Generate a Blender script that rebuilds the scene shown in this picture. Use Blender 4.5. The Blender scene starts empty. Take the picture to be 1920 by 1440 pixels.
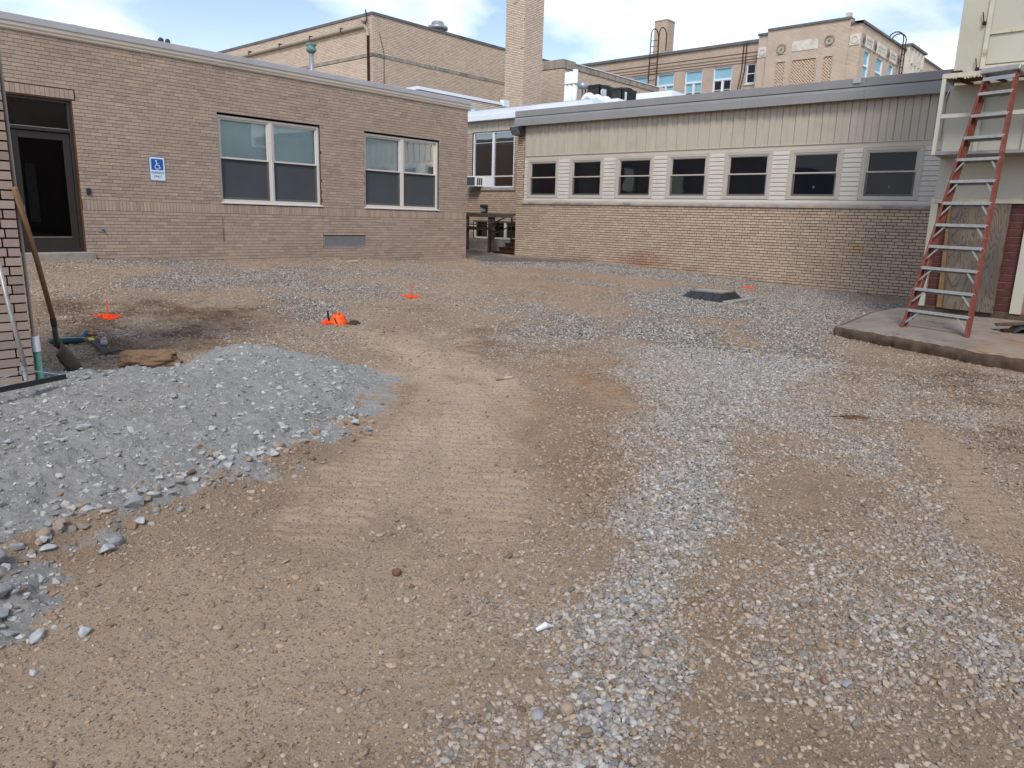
import bpy, bmesh, math, random
import numpy as np
from mathutils import Vector, Matrix, Euler, noise as mnoise

random.seed(7)
rng = np.random.default_rng(11)
S = bpy.context.scene
COL = S.collection
R = math.radians

# ------------------------------------------------------------------ camera
# world: +x runs away to the right along the left-hand building, +y runs away to the left
# along the right-hand building, z up, ground about 0 under the camera
YAW, PITCH, ROLL = R(41.864), R(12.897), R(1.716)
fw = Vector((math.cos(YAW) * math.cos(PITCH), math.sin(YAW) * math.cos(PITCH), -math.sin(PITCH)))
rt0 = Vector((math.sin(YAW), -math.cos(YAW), 0))
up0 = rt0.cross(fw)
rt = math.cos(ROLL) * rt0 + math.sin(ROLL) * up0
up = -math.sin(ROLL) * rt0 + math.cos(ROLL) * up0
cam_d = bpy.data.cameras.new('camera')
cam_d.sensor_width = 36.0
cam_d.lens = 36.0 * 1367.5 / 1920.0
cam_d.clip_start = 0.05
cam_d.clip_end = 2000
cam = bpy.data.objects.new('camera', cam_d)
COL.objects.link(cam)
M = Matrix.Identity(4)
for i in range(3):
    M[i][0], M[i][1], M[i][2] = rt[i], up[i], -fw[i]
M.translation = Vector((0, 0, 1.6))
cam.matrix_world = M
S.camera = cam

# ------------------------------------------------------------------ world, sun, exposure
W = bpy.data.worlds.new('World')
S.world = W
W.use_nodes = True
nt = W.node_tree
nt.nodes.clear()


def nnode(t, kind, **kw):
    n = t.nodes.new(kind)
    for k, v in kw.items():
        setattr(n, k, v)
    return n


SUN_EL, SUN_AZ = R(46), R(214)      # azimuth measured from +x towards +y
sky = nnode(nt, 'ShaderNodeTexSky', sky_type='NISHITA', sun_disc=False)
sky.sun_elevation = SUN_EL
sky.sun_rotation = math.pi / 2 - SUN_AZ
sky.air_density = 1.0
sky.dust_density = 0.6
sky.ozone_density = 1.0
tc = nnode(nt, 'ShaderNodeTexCoord')
sep = nnode(nt, 'ShaderNodeSeparateXYZ')
nt.links.new(tc.outputs['Generated'], sep.inputs[0])
zc = nnode(nt, 'ShaderNodeMath', operation='MAXIMUM')
nt.links.new(sep.outputs[2], zc.inputs[0]); zc.inputs[1].default_value = 0.0
za = nnode(nt, 'ShaderNodeMath', operation='ADD')
nt.links.new(zc.outputs[0], za.inputs[0]); za.inputs[1].default_value = 0.22
dv = nnode(nt, 'ShaderNodeVectorMath', operation='SCALE')
iv = nnode(nt, 'ShaderNodeMath', operation='DIVIDE'); iv.inputs[0].default_value = 1.0
nt.links.new(za.outputs[0], iv.inputs[1])
nt.links.new(tc.outputs['Generated'], dv.inputs[0]); nt.links.new(iv.outputs[0], dv.inputs['Scale'])
mp = nnode(nt, 'ShaderNodeMapping')
mp.inputs['Location'].default_value = (3.1, 1.7, 0.0)
mp.inputs['Scale'].default_value = (1, 1, 0.3)
nt.links.new(dv.outputs[0], mp.inputs[0])
nz = nnode(nt, 'ShaderNodeTexNoise'); nz.inputs['Scale'].default_value = 1.5
nz.inputs['Detail'].default_value = 5; nz.inputs['Roughness'].default_value = 0.5
nz.inputs['Distortion'].default_value = 0.4
nt.links.new(mp.outputs[0], nz.inputs[0])
cr = nnode(nt, 'ShaderNodeValToRGB')
cr.color_ramp.elements[0].position = 0.43; cr.color_ramp.elements[0].color = (0.06,) * 3 + (1,)
cr.color_ramp.elements[1].position = 0.66; cr.color_ramp.elements[1].color = (1,) * 3 + (1,)
nt.links.new(nz.outputs[0], cr.inputs[0])
hz = nnode(nt, 'ShaderNodeMapRange')      # thicker, whiter sky towards the horizon
hz.inputs[1].default_value = 0.0; hz.inputs[2].default_value = 0.30
hz.inputs[3].default_value = 0.4; hz.inputs[4].default_value = 0.0
nt.links.new(sep.outputs[2], hz.inputs[0])
mx0 = nnode(nt, 'ShaderNodeMath', operation='MAXIMUM')
nt.links.new(cr.outputs[0], mx0.inputs[0]); nt.links.new(hz.outputs[0], mx0.inputs[1])
bg1 = nnode(nt, 'ShaderNodeBackground'); bg1.inputs['Strength'].default_value = 0.08
nt.links.new(sky.outputs[0], bg1.inputs[0])
cc = nnode(nt, 'ShaderNodeTexNoise'); cc.inputs['Scale'].default_value = 2.2; cc.inputs['Detail'].default_value = 4
nt.links.new(mp.outputs[0], cc.inputs[0])
ccr = nnode(nt, 'ShaderNodeValToRGB')
ccr.color_ramp.elements[0].position = 0.35; ccr.color_ramp.elements[0].color = (0.60, 0.66, 0.75, 1)
ccr.color_ramp.elements[1].position = 0.6; ccr.color_ramp.elements[1].color = (0.80, 0.79, 0.78, 1)
nt.links.new(cc.outputs[0], ccr.inputs[0])
bg2 = nnode(nt, 'ShaderNodeBackground'); bg2.inputs['Strength'].default_value = 1.0
nt.links.new(ccr.outputs[0], bg2.inputs[0])
mxs = nnode(nt, 'ShaderNodeMixShader')
nt.links.new(mx0.outputs[0], mxs.inputs[0]); nt.links.new(bg1.outputs[0], mxs.inputs[1]); nt.links.new(bg2.outputs[0], mxs.inputs[2])
wo = nnode(nt, 'ShaderNodeOutputWorld')
nt.links.new(mxs.outputs[0], wo.inputs[0])

sl = bpy.data.lights.new('sun', 'SUN')
sl.energy = 1.2
sl.angle = R(16)
sl.color = (1.0, 0.95, 0.88)
so = bpy.data.objects.new('sun', sl)
COL.objects.link(so)
sd = Vector((math.cos(SUN_AZ) * math.cos(SUN_EL), math.sin(SUN_AZ) * math.cos(SUN_EL), math.sin(SUN_EL)))
so.rotation_euler = sd.to_track_quat('Z', 'Y').to_euler()
so.location = (0, 0, 30)

S.view_settings.view_transform = 'Standard'
S.view_settings.look = 'None'
S.view_settings.exposure = 1.1
S.view_settings.gamma = 1.0
S.view_settings.use_curve_mapping = False
S.cycles.max_bounces = 6
S.cycles.transparent_max_bounces = 8


# ------------------------------------------------------------------ materials
def lin(r, g, b):
    f = lambda c: (c / 255 / 12.92) if c / 255 <= 0.04045 else ((c / 255 + 0.055) / 1.055) ** 2.4
    return (f(r), f(g), f(b))


class Mt:
    """small helper around a material's node tree"""
    def __init__(self, name, rough=0.8, spec=0.3, metal=0.0):
        m = bpy.data.materials.new(name)
        m.use_nodes = True
        self.m, self.t = m, m.node_tree
        self.b = self.t.nodes['Principled BSDF']
        self.b.inputs['Roughness'].default_value = rough
        self.b.inputs['Specular IOR Level'].default_value = spec
        self.b.inputs['Metallic'].default_value = metal
        g = nnode(self.t, 'ShaderNodeNewGeometry')
        self.pos = g.outputs['Position']
        self.geo = g
        self.h = None

    def n(self, kind, **kw):
        return nnode(self.t, kind, **kw)

    def l(self, a, b):
        self.t.links.new(a, b)

    def scaled(self, sc):
        v = self.n('ShaderNodeVectorMath', operation='MULTIPLY')
        self.l(self.pos, v.inputs[0]); v.inputs[1].default_value = sc
        return v.outputs[0]

    def noise(self, scale=5, detail=4, rough=0.55, vec=None, dist=0.0):
        n = self.n('ShaderNodeTexNoise')
        n.inputs['Scale'].default_value = scale; n.inputs['Detail'].default_value = detail
        n.inputs['Roughness'].default_value = rough; n.inputs['Distortion'].default_value = dist
        self.l(vec or self.pos, n.inputs['Vector'])
        return n.outputs[0]

    def voro(self, scale, out='Distance', vec=None, rnd=1.0):
        n = self.n('ShaderNodeTexVoronoi')
        n.inputs['Scale'].default_value = scale; n.inputs['Randomness'].default_value = rnd
        self.l(vec or self.pos, n.inputs['Vector'])
        return n.outputs[out]

    def ramp(self, src, *stops):
        r = self.n('ShaderNodeValToRGB')
        e = r.color_ramp.elements
        while len(e) < len(stops):
            e.new(0.5)
        for k, (p, c) in enumerate(stops):
            e[k].position = p
            e[k].color = (c, c, c, 1) if isinstance(c, (int, float)) else tuple(c) + (1,)
        self.l(src, r.inputs[0])
        return r.outputs[0]

    def mix(self, fac, a, b, mode='MIX'):
        n = self.n('ShaderNodeMix', data_type='RGBA', blend_type=mode)
        if isinstance(fac, (int, float)): n.inputs[0].default_value = fac
        else: self.l(fac, n.inputs[0])
        for idx, x in ((6, a), (7, b)):
            if isinstance(x, (tuple, list)): n.inputs[idx].default_value = tuple(x)[:3] + (1,)
            elif isinstance(x, (int, float)): n.inputs[idx].default_value = (x, x, x, 1)
            else: self.l(x, n.inputs[idx])
        return n.outputs[2]

    def math(self, op, a, b=0.0, clamp=False):
        n = self.n('ShaderNodeMath', operation=op, use_clamp=clamp)
        for i, x in enumerate((a, b)):
            if isinstance(x, (int, float)): n.inputs[i].default_value = x
            else: self.l(x, n.inputs[i])
        return n.outputs[0]

    def attr(self, name, kind='GEOMETRY', out='Fac'):
        n = self.n('ShaderNodeAttribute', attribute_type=kind, attribute_name=name)
        return n.outputs[out]

    def color(self, c):
        if isinstance(c, (tuple, list)): self.b.inputs['Base Color'].default_value = tuple(c)[:3] + (1,)
        else: self.l(c, self.b.inputs['Base Color'])
        return self

    def bump(self, h, strength=0.4, dist=0.01):
        n = self.n('ShaderNodeBump')
        n.inputs['Strength'].default_value = strength; n.inputs['Distance'].default_value = dist
        self.l(h, n.inputs['Height'])
        if self.h is not None: self.l(self.h, n.inputs['Normal'])
        self.h = n.outputs[0]
        self.l(self.h, self.b.inputs['Normal'])
        return self


def plain(name, c, rough=0.6, spec=0.3, metal=0.0, var=0.12, scale=6, bump=0.0, bscale=60, dirt=None, streak=False):
    m = Mt(name, rough, spec, metal)
    c = lin(*c)
    lo = tuple(x * (1 - var) for x in c); hi = tuple(min(1, x * (1 + var)) for x in c)
    vec = m.scaled((4, 4, 0.5)) if streak else None
    col = m.mix(m.ramp(m.noise(scale, 5, vec=vec), (0.3, 0.0), (0.7, 1.0)), lo, hi)
    if dirt:
        d = m.ramp(m.noise(scale * 0.6, 6, 0.65, dist=0.5), (0.52, 0.0), (0.72, 1.0))
        col = m.mix(m.math('MULTIPLY', d, dirt[1]), col, lin(*dirt[0]))
    m.color(col)
    if bump: m.bump(m.noise(bscale, 4), bump, 0.004)
    return m.m


def brick_mat(name, cols, stain=None, rough=0.85, soot=0.0):
    """one material for real bricks: each brick carries its own tone in the attribute 'tint' (0..1)"""
    m = Mt(name, rough, 0.2)
    t = m.attr('tint')
    n = len(cols)
    col = m.ramp(t, *[(i / (n - 1), lin(*c)) for i, c in enumerate(cols)])
    v = m.ramp(m.noise(14, 5, 0.6), (0.25, 0.92), (0.75, 1.05))
    col = m.mix(1.0, col, v, 'MULTIPLY')
    w = m.ramp(m.noise(0.7, 3), (0.3, 0.94), (0.7, 1.04))
    col = m.mix(1.0, col, w, 'MULTIPLY')
    g = m.ramp(m.noise(260, 2, 0.7), (0.35, 0.9), (0.65, 1.06))
    col = m.mix(1.0, col, g, 'MULTIPLY')
    if soot:
        s = m.ramp(m.noise(1.6, 6, 0.65, vec=m.scaled((1, 1, 0.35))), (0.5, 0.0), (0.75, soot))
        col = m.mix(s, col, lin(90, 80, 72))
    if stain:
        for (p, r, c, k) in stain:
            d = m.n('ShaderNodeVectorMath', operation='SUBTRACT'); m.l(m.pos, d.inputs[0]); d.inputs[1].default_value = p
            e = m.n('ShaderNodeVectorMath', operation='DIVIDE'); m.l(d.outputs[0], e.inputs[0]); e.inputs[1].default_value = r
            q = m.n('ShaderNodeVectorMath', operation='LENGTH'); m.l(e.outputs[0], q.inputs[0])
            nn = m.math('ADD', q.outputs['Value'], m.math('MULTIPLY', m.noise(5, 5, 0.7), 0.9))
            f = m.ramp(nn, (0.55, k), (1.35, 0.0))
            col = m.mix(f, col, lin(*c))
    m.color(col)
    m.bump(m.noise(120, 5, 0.7), 0.25, 0.003)
    return m.m


def tex_brick(name, c1, c2, mortar, bw=0.2, rh=0.0677, ms=0.012):
    """far walls whose bricks are about a pixel high"""
    m = Mt(name, 0.9, 0.15)
    s = m.n('ShaderNodeSeparateXYZ'); m.l(m.pos, s.inputs[0])
    c = m.n('ShaderNodeCombineXYZ')
    m.l(m.math('ADD', s.outputs[0], s.outputs[1]), c.inputs[0]); m.l(s.outputs[2], c.inputs[1])
    b = m.n('ShaderNodeTexBrick')
    b.inputs['Scale'].default_value = 1.0; b.inputs['Brick Width'].default_value = bw
    b.inputs['Row Height'].default_value = rh; b.inputs['Mortar Size'].default_value = ms
    b.inputs['Color1'].default_value = lin(*c1) + (1,); b.inputs['Color2'].default_value = lin(*c2) + (1,)
    b.inputs['Mortar'].default_value = lin(*mortar) + (1,)
    m.l(c.outputs[0], b.inputs['Vector'])
    v = m.ramp(m.noise(0.8, 6, 0.6), (0.3, 0.88), (0.7, 1.06))
    col = m.mix(1.0, b.outputs[0], v, 'MULTIPLY')
    m.color(col)
    m.bump(b.outputs[1], -0.3, 0.01)
    return m.m


def glass_mat(name, tint=(0.75, 0.8, 0.82), refl=1.0, rough=0.02):
    m = bpy.data.materials.new(name); m.use_nodes = True
    t = m.node_tree; t.nodes.clear()
    tr = nnode(t, 'ShaderNodeBsdfTransparent'); tr.inputs[0].default_value = tuple(tint) + (1,)
    gl = nnode(t, 'ShaderNodeBsdfGlossy'); gl.inputs['Roughness'].default_value = rough
    gl.inputs[0].default_value = (refl, refl, refl, 1)
    fr = nnode(t, 'ShaderNodeFresnel'); fr.inputs[0].default_value = 1.5
    g = nnode(t, 'ShaderNodeNewGeometry'); bp_ = nnode(t, 'ShaderNodeBump'); no = nnode(t, 'ShaderNodeTexNoise')
    no.inputs['Scale'].default_value = 1.3; t.links.new(g.outputs['Position'], no.inputs['Vector'])
    bp_.inputs['Strength'].default_value = 0.05; bp_.inputs['Distance'].default_value = 0.05
    t.links.new(no.outputs[0], bp_.inputs['Height']); t.links.new(bp_.outputs[0], gl.inputs['Normal'])
    mx = nnode(t, 'ShaderNodeMixShader'); o = nnode(t, 'ShaderNodeOutputMaterial')
    t.links.new(fr.outputs[0], mx.inputs[0]); t.links.new(tr.outputs[0], mx.inputs[1]); t.links.new(gl.outputs[0], mx.inputs[2])
    t.links.new(mx.outputs[0], o.inputs[0])
    return m


MT = {}
MT['brick_left'] = brick_mat('taupe_brick', stain=[((9.5, 15.25, .34), (9, .6, .2), (112, 92, 76), .75), ((7.64, 15.25, 1.1), (.07, .5, .6), (84, 76, 72), .7), ((12.6, 15.25, .3), (2.2, .5, .3), (100, 84, 72), .5)], cols=[(160, 142, 130), (168, 149, 135), (173, 154, 139), (175, 156, 141), (170, 151, 137), (181, 161, 143)])
MT['mortar_left'] = plain('taupe_mortar', (80, 68, 62), 0.95, 0.1, var=0.15, scale=3, bump=0.3, bscale=200)
MT['brick_right'] = brick_mat('buff_brick', [(174, 153, 136), (184, 163, 142), (189, 168, 147), (194, 174, 151), (185, 164, 145), (179, 158, 140)],
    stain=[((17.35, 11.0, 0.45), (0.6, 2.3, 0.8), (140, 92, 64), 0.6), ((17.35, 13.2, 0.3), (0.6, 1.6, 0.7), (120, 84, 58), 0.55),
           ((17.35, 5.4, 1.1), (0.5, 0.55, 0.28), (176, 138, 84), 0.5), ((17.35, 8.0, 0.15), (0.5, 5.0, 0.35), (84, 74, 66), 0.6),
           ((17.35, 9.4, 0.3), (0.6, 0.9, 0.45), (120, 76, 54), 0.5), ((17.35, 9.9, 0.35), (0.5, 0.25, 0.12), (205, 84, 40), 0.8)])
MT['mortar_right'] = plain('dark_mortar', (56, 48, 43), 0.95, 0.1, var=0.2, scale=3, bump=0.3, bscale=200)
MT['brick_gym'] = brick_mat('pale_buff_brick', [(200, 181, 164), (208, 189, 170), (214, 196, 177), (206, 187, 170), (218, 202, 182), (202, 185, 170)], soot=0.12)
MT['mortar_gym'] = plain('gym_mortar', (116, 98, 84), 0.95, 0.1, var=0.15, scale=2)
MT['brick_pier'] = brick_mat('tan_brick_close', [(150, 132, 121), (160, 142, 130), (167, 148, 136), (162, 143, 131), (172, 153, 140)], soot=0.12)
MT['mortar_pier'] = plain('deep_mortar', (62, 54, 50), 0.95, 0.1, var=0.25, scale=8)
MT['far_brick'] = tex_brick('far_brick', (205, 187, 170), (190, 171, 155), (146, 129, 116))
MT['far_brick_pale'] = tex_brick('far_brick_pale', (214, 197, 179), (200, 183, 166), (152, 136, 122))
MT['limestone'] = plain('limestone', (206, 201, 190), 0.9, 0.15, var=0.15, scale=3, bump=0.2, dirt=((110, 104, 92), 0.5))
MT['dirty_limestone'] = plain('weathered_limestone', (150, 144, 134), 0.95, 0.1, var=0.3, scale=2.5, dirt=((66, 62, 58), 0.9), bump=0.3, streak=True)
MT['coping_dark'] = plain('dark_coping', (104, 104, 104), 0.7, 0.3, var=0.2, scale=2, dirt=((66, 64, 62), 0.7))
MT['sill_stone'] = plain('sill_stone', (158, 148, 138), 0.85, 0.2, var=0.2, scale=3, dirt=((104, 90, 80), 0.7), bump=0.2)
MT['concrete'] = plain('concrete', (150, 144, 136), 0.9, 0.15, var=0.2, scale=4, dirt=((104, 92, 78), 0.6), bump=0.5, bscale=90)
MT['flash_grey'] = plain('grey_metal_flashing', (134, 133, 134), 0.45, 0.4, 0.0, var=0.06, scale=1.5, bump=0.05, bscale=4)
MT['flash_lilac'] = plain('pale_grey_flashing', (172, 170, 174), 0.45, 0.4, 0.0, var=0.07, scale=1.5, dirt=((140, 138, 142), 0.4))
MT['flash_white'] = plain('white_metal_flashing', (222, 228, 238), 0.4, 0.4, 0.0, var=0.04, scale=1.5)
MT['trim_beige'] = plain('beige_trim', (190, 180, 166), 0.5, 0.35, var=0.04, scale=2, dirt=((150, 142, 130), 0.3))
MT['panel_taupe'] = plain('taupe_wall_panel', (178, 168, 154), 0.55, 0.3, var=0.05, scale=2, streak=True, dirt=((150, 141, 130), 0.4))
MT['siding'] = plain('grey_vinyl_siding', (196, 189, 180), 0.5, 0.35, var=0.04, scale=2, dirt=((156, 152, 146), 0.35))
MT['frame_white'] = plain('white_window_frame', (205, 200, 192), 0.45, 0.4, var=0.04, scale=4)
MT['frame_taupe'] = plain('taupe_window_frame', (178, 170, 160), 0.45, 0.4, var=0.04, scale=4)
MT['frame_dark'] = plain('grey_sash_rail', (92, 90, 88), 0.5, 0.4, var=0.05)
MT['bronze'] = plain('dark_bronze_door_frame', (48, 40, 38), 0.4, 0.5, var=0.12)
MT['bronze_edge'] = plain('brown_caulk', (92, 66, 44), 0.7, 0.3, var=0.2)
MT['glass'] = glass_mat('window_glass', (0.9, 0.94, 0.93))
MT['glass_dark'] = glass_mat('screened_glass', (0.68, 0.7, 0.74), refl=0.3)
MT['room'] = plain('dark_room', (24, 24, 27), 0.9, 0.1, var=0.2)
MT['shade'] = plain('window_shade', (236, 244, 246), 0.9, 0.1, var=0.08, scale=2)
MT['shade_blue'] = plain('blue_shade', (138, 180, 198), 0.8, 0.2, var=0.06, scale=1)
MT['screen'] = plain('insect_screen', (76, 80, 84), 0.9, 0.1, var=0.08, scale=2)
MT['screen_dark'] = plain('dark_insect_screen', (104, 104, 109), 0.85, 0.15, var=0.1, scale=2)
MT['alu'] = plain('aluminium', (160, 158, 154), 0.5, 0.5, 0.5, var=0.12, scale=20, dirt=((120, 116, 110), 0.5))
MT['galv'] = plain('galvanised_steel', (160, 164, 168), 0.4, 0.5, 0.5, var=0.1, scale=6)
MT['fibre_red'] = plain('red_fibreglass', (116, 64, 54), 0.6, 0.3, var=0.15, scale=14, dirt=((160, 124, 112), 0.45), bump=0.1)
MT['steel_rust'] = plain('rusty_steel', (62, 40, 32), 0.85, 0.2, 0.2, var=0.3, scale=12)
MT['rail_brown'] = plain('brown_painted_rail', (54, 37, 32), 0.6, 0.3, var=0.15, scale=8)
MT['wood_grey'] = plain('weathered_wood', (84, 76, 69), 0.9, 0.15, var=0.25, scale=5, bump=0.3, dirt=((80, 72, 64), 0.6))
MT['black_metal'] = plain('dark_grey_metal', (52, 54, 54), 0.5, 0.4, 0.2, var=0.15)
MT['black_plastic'] = plain('black_plastic', (46, 50, 52), 0.5, 0.4, var=0.15, scale=10)
MT['white_pipe'] = plain('white_plastic', (226, 228, 230), 0.4, 0.4, var=0.04, scale=2)
MT['white_roof'] = plain('white_roof_curb', (226, 232, 238), 0.6, 0.2, var=0.04, scale=2)
MT['copper_green'] = plain('verdigris_cap', (104, 138, 134), 0.7, 0.3, var=0.25, scale=8)
MT['sheet_beige'] = plain('painted_sheet_steel', (182, 178, 165), 0.55, 0.35, var=0.06, scale=1.2, dirt=((166, 158, 134), 0.5), bump=0.15, bscale=3)
MT['sheet_rust'] = plain('rusty_painted_edge', (190, 184, 166), 0.7, 0.3, var=0.1, scale=5, dirt=((136, 92, 64), 0.95))
MT['rust_under'] = plain('rusty_soffit', (120, 84, 60), 0.9, 0.2, var=0.35, scale=5, dirt=((66, 48, 38), 0.8))
MT['tile_red'] = plain('red_structural_tile', (84, 46, 41), 0.6, 0.35, var=0.2, scale=3, bump=0.1, dirt=((62, 36, 33), 0.5))
MT['tile_joint'] = plain('pale_joint', (140, 108, 98), 0.95, 0.1, var=0.2, scale=8)
MT['orange_paint'] = plain('orange_marking_paint', (236, 74, 22), 0.7, 0.3, var=0.12, scale=30)
MT['orange_plastic'] = plain('orange_plastic', (240, 92, 28), 0.5, 0.4, var=0.12, scale=20, dirt=((120, 60, 34), 0.6))
MT['pipe_green'] = plain('green_pvc', (126, 188, 164), 0.4, 0.4, var=0.06)
MT['pipe_beige'] = plain('beige_conduit', (160, 152, 136), 0.5, 0.4, var=0.08)
MT['ash_wood'] = plain('varnished_ash', (128, 98, 66), 0.5, 0.35, var=0.15, scale=10, dirt=((112, 84, 56), 0.5))
MT['shovel_steel'] = plain('dirty_blade', (84, 76, 70), 0.55, 0.4, 0.5, var=0.25, scale=20)
MT['tool_blue'] = plain('blue_tool_plastic', (34, 84, 118), 0.5, 0.4, var=0.15)
MT['tool_teal'] = plain('teal_tool_plastic', (40, 72, 80), 0.5, 0.4, var=0.15)
MT['sign_white'] = plain('sign_white', (214, 226, 236), 0.35, 0.5, var=0.02)
MT['sign_blue'] = plain('sign_blue', (28, 88, 168), 0.35, 0.5, var=0.03)
MT['sticker'] = plain('white_sticker', (214, 218, 224), 0.5, 0.3, var=0.02)
MT['roof_white'] = plain('roof_membrane', (176, 178, 180), 0.8, 0.2, var=0.08, scale=1)
MT['lattice'] = plain('orange_lattice_brick', (204, 182, 160), 0.9, 0.1, var=0.15, scale=8)
MT['hole'] = plain('lattice_hole', (112, 68, 48), 0.95, 0.1, var=0.2)


def ply_mat():
    m = Mt('weathered_plywood', 0.9, 0.15)
    v = m.scaled((1.0, 4.0, 0.75))
    n = m.noise(0.9, 2, 0.45, vec=v, dist=1.2)
    w = m.math('SINE', m.math('MULTIPLY', n, 120))
    g = m.ramp(w, (0.0, 0.0), (0.55, 0.5), (1.0, 1.0))
    a = m.mix(m.ramp(m.noise(2.2, 3), (0.35, 0.0), (0.65, 1.0)), lin(92, 85, 79), lin(114, 104, 94))
    col = m.mix(m.math('MULTIPLY', m.ramp(w, (0.2, 0.0), (0.95, 1.0)), 0.6), a, lin(66, 57, 51))
    m.color(col)
    m.bump(w, 0.15, 0.003)
    return m.m


MT['plywood'] = ply_mat()


def slab_mat():
    m = Mt('worn_slab', 0.9, 0.15)
    n = m.ramp(m.noise(1.6, 6, 0.6), (0.3, 0.0), (0.7, 1.0))
    c = m.mix(n, lin(124, 114, 105), lin(152, 142, 131))
    s = m.n('ShaderNodeSeparateXYZ'); m.l(m.pos, s.inputs[0])
    d = m.math('ADD', m.math('MULTIPLY', s.outputs[1], -0.45), m.math('MULTIPLY', m.noise(2.5, 5, 0.6, dist=0.4), 2.0))
    c = m.mix(m.ramp(d, (0.15, 0.0), (0.75, 0.85)), c, lin(158, 124, 92))
    dd = m.ramp(m.noise(4, 6, 0.7), (0.55, 0.0), (0.68, 0.7))
    c = m.mix(dd, c, lin(92, 76, 64))
    m.color(c)
    m.bump(m.noise(70, 5, 0.7), 0.5, 0.006)
    return m.m


MT['slab'] = slab_mat()
MT['slab_edge'] = plain('broken_concrete_edge', (88, 74, 64), 0.95, 0.1, var=0.3, scale=9, bump=0.6, bscale=45, dirt=((64, 53, 46), 0.7))


def stone_mat():
    m = Mt('gravel_stone', 0.85, 0.25)
    c = m.attr('col', 'INSTANCER', 'Color')
    v = m.ramp(m.noise(110, 3, 0.6), (0.3, 0.8), (0.7, 1.12))
    m.color(m.mix(1.0, c, v, 'MULTIPLY'))
    m.bump(m.noise(300, 3, 0.6), 0.3, 0.002)
    return m.m


MT['stone'] = stone_mat()


def rock_mat(name, c):
    m = Mt(name, 0.92, 0.15)
    v = m.ramp(m.noise(28, 5, 0.65), (0.3, 0.78), (0.7, 1.12))
    m.color(m.mix(1.0, lin(*c), v, 'MULTIPLY'))
    m.bump(m.noise(90, 5, 0.7), 0.6, 0.006)
    return m.m


MT['rock_pale'] = rock_mat('pale_grey_rock', (176, 177, 178))
MT['rock_grey'] = rock_mat('grey_rock', (150, 150, 152))
MT['rock_tan'] = rock_mat('tan_rock', (156, 140, 124))
MT['rock_rust'] = rock_mat('rust_rock', (122, 90, 72))
MT['boulder'] = rock_mat('dirty_boulder', (128, 104, 82))
MT['clod'] = rock_mat('dark_soil_clod', (74, 62, 50))


# ------------------------------------------------------------------ mesh building
class Fr:
    """a wall's own frame: u along the wall (to the viewer's right), n outwards, z up"""
    def __init__(self, o, u, n):
        self.o, self.u, self.n = np.array(o, float), np.array(u, float), np.array(n, float)

    def p(self, u, n, z):
        return self.o + self.u * u + self.n * n + np.array((0, 0, z), float)


WORLD = Fr((0, 0, 0), (1, 0, 0), (0, -1, 0))
ORIG = {}     # world position of every object, to place children


def xyz(F, a):
    """array of (u, n, z) rows to world"""
    a = np.asarray(a, float)
    return F.o + a[:, :1] * F.u + a[:, 1:2] * F.n + a[:, 2:3] * np.array((0, 0, 1.0))


BOXF = [(0, 1, 3, 2), (4, 6, 7, 5), (0, 4, 5, 1), (2, 3, 7, 6), (0, 2, 6, 4), (1, 5, 7, 3)]


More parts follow.
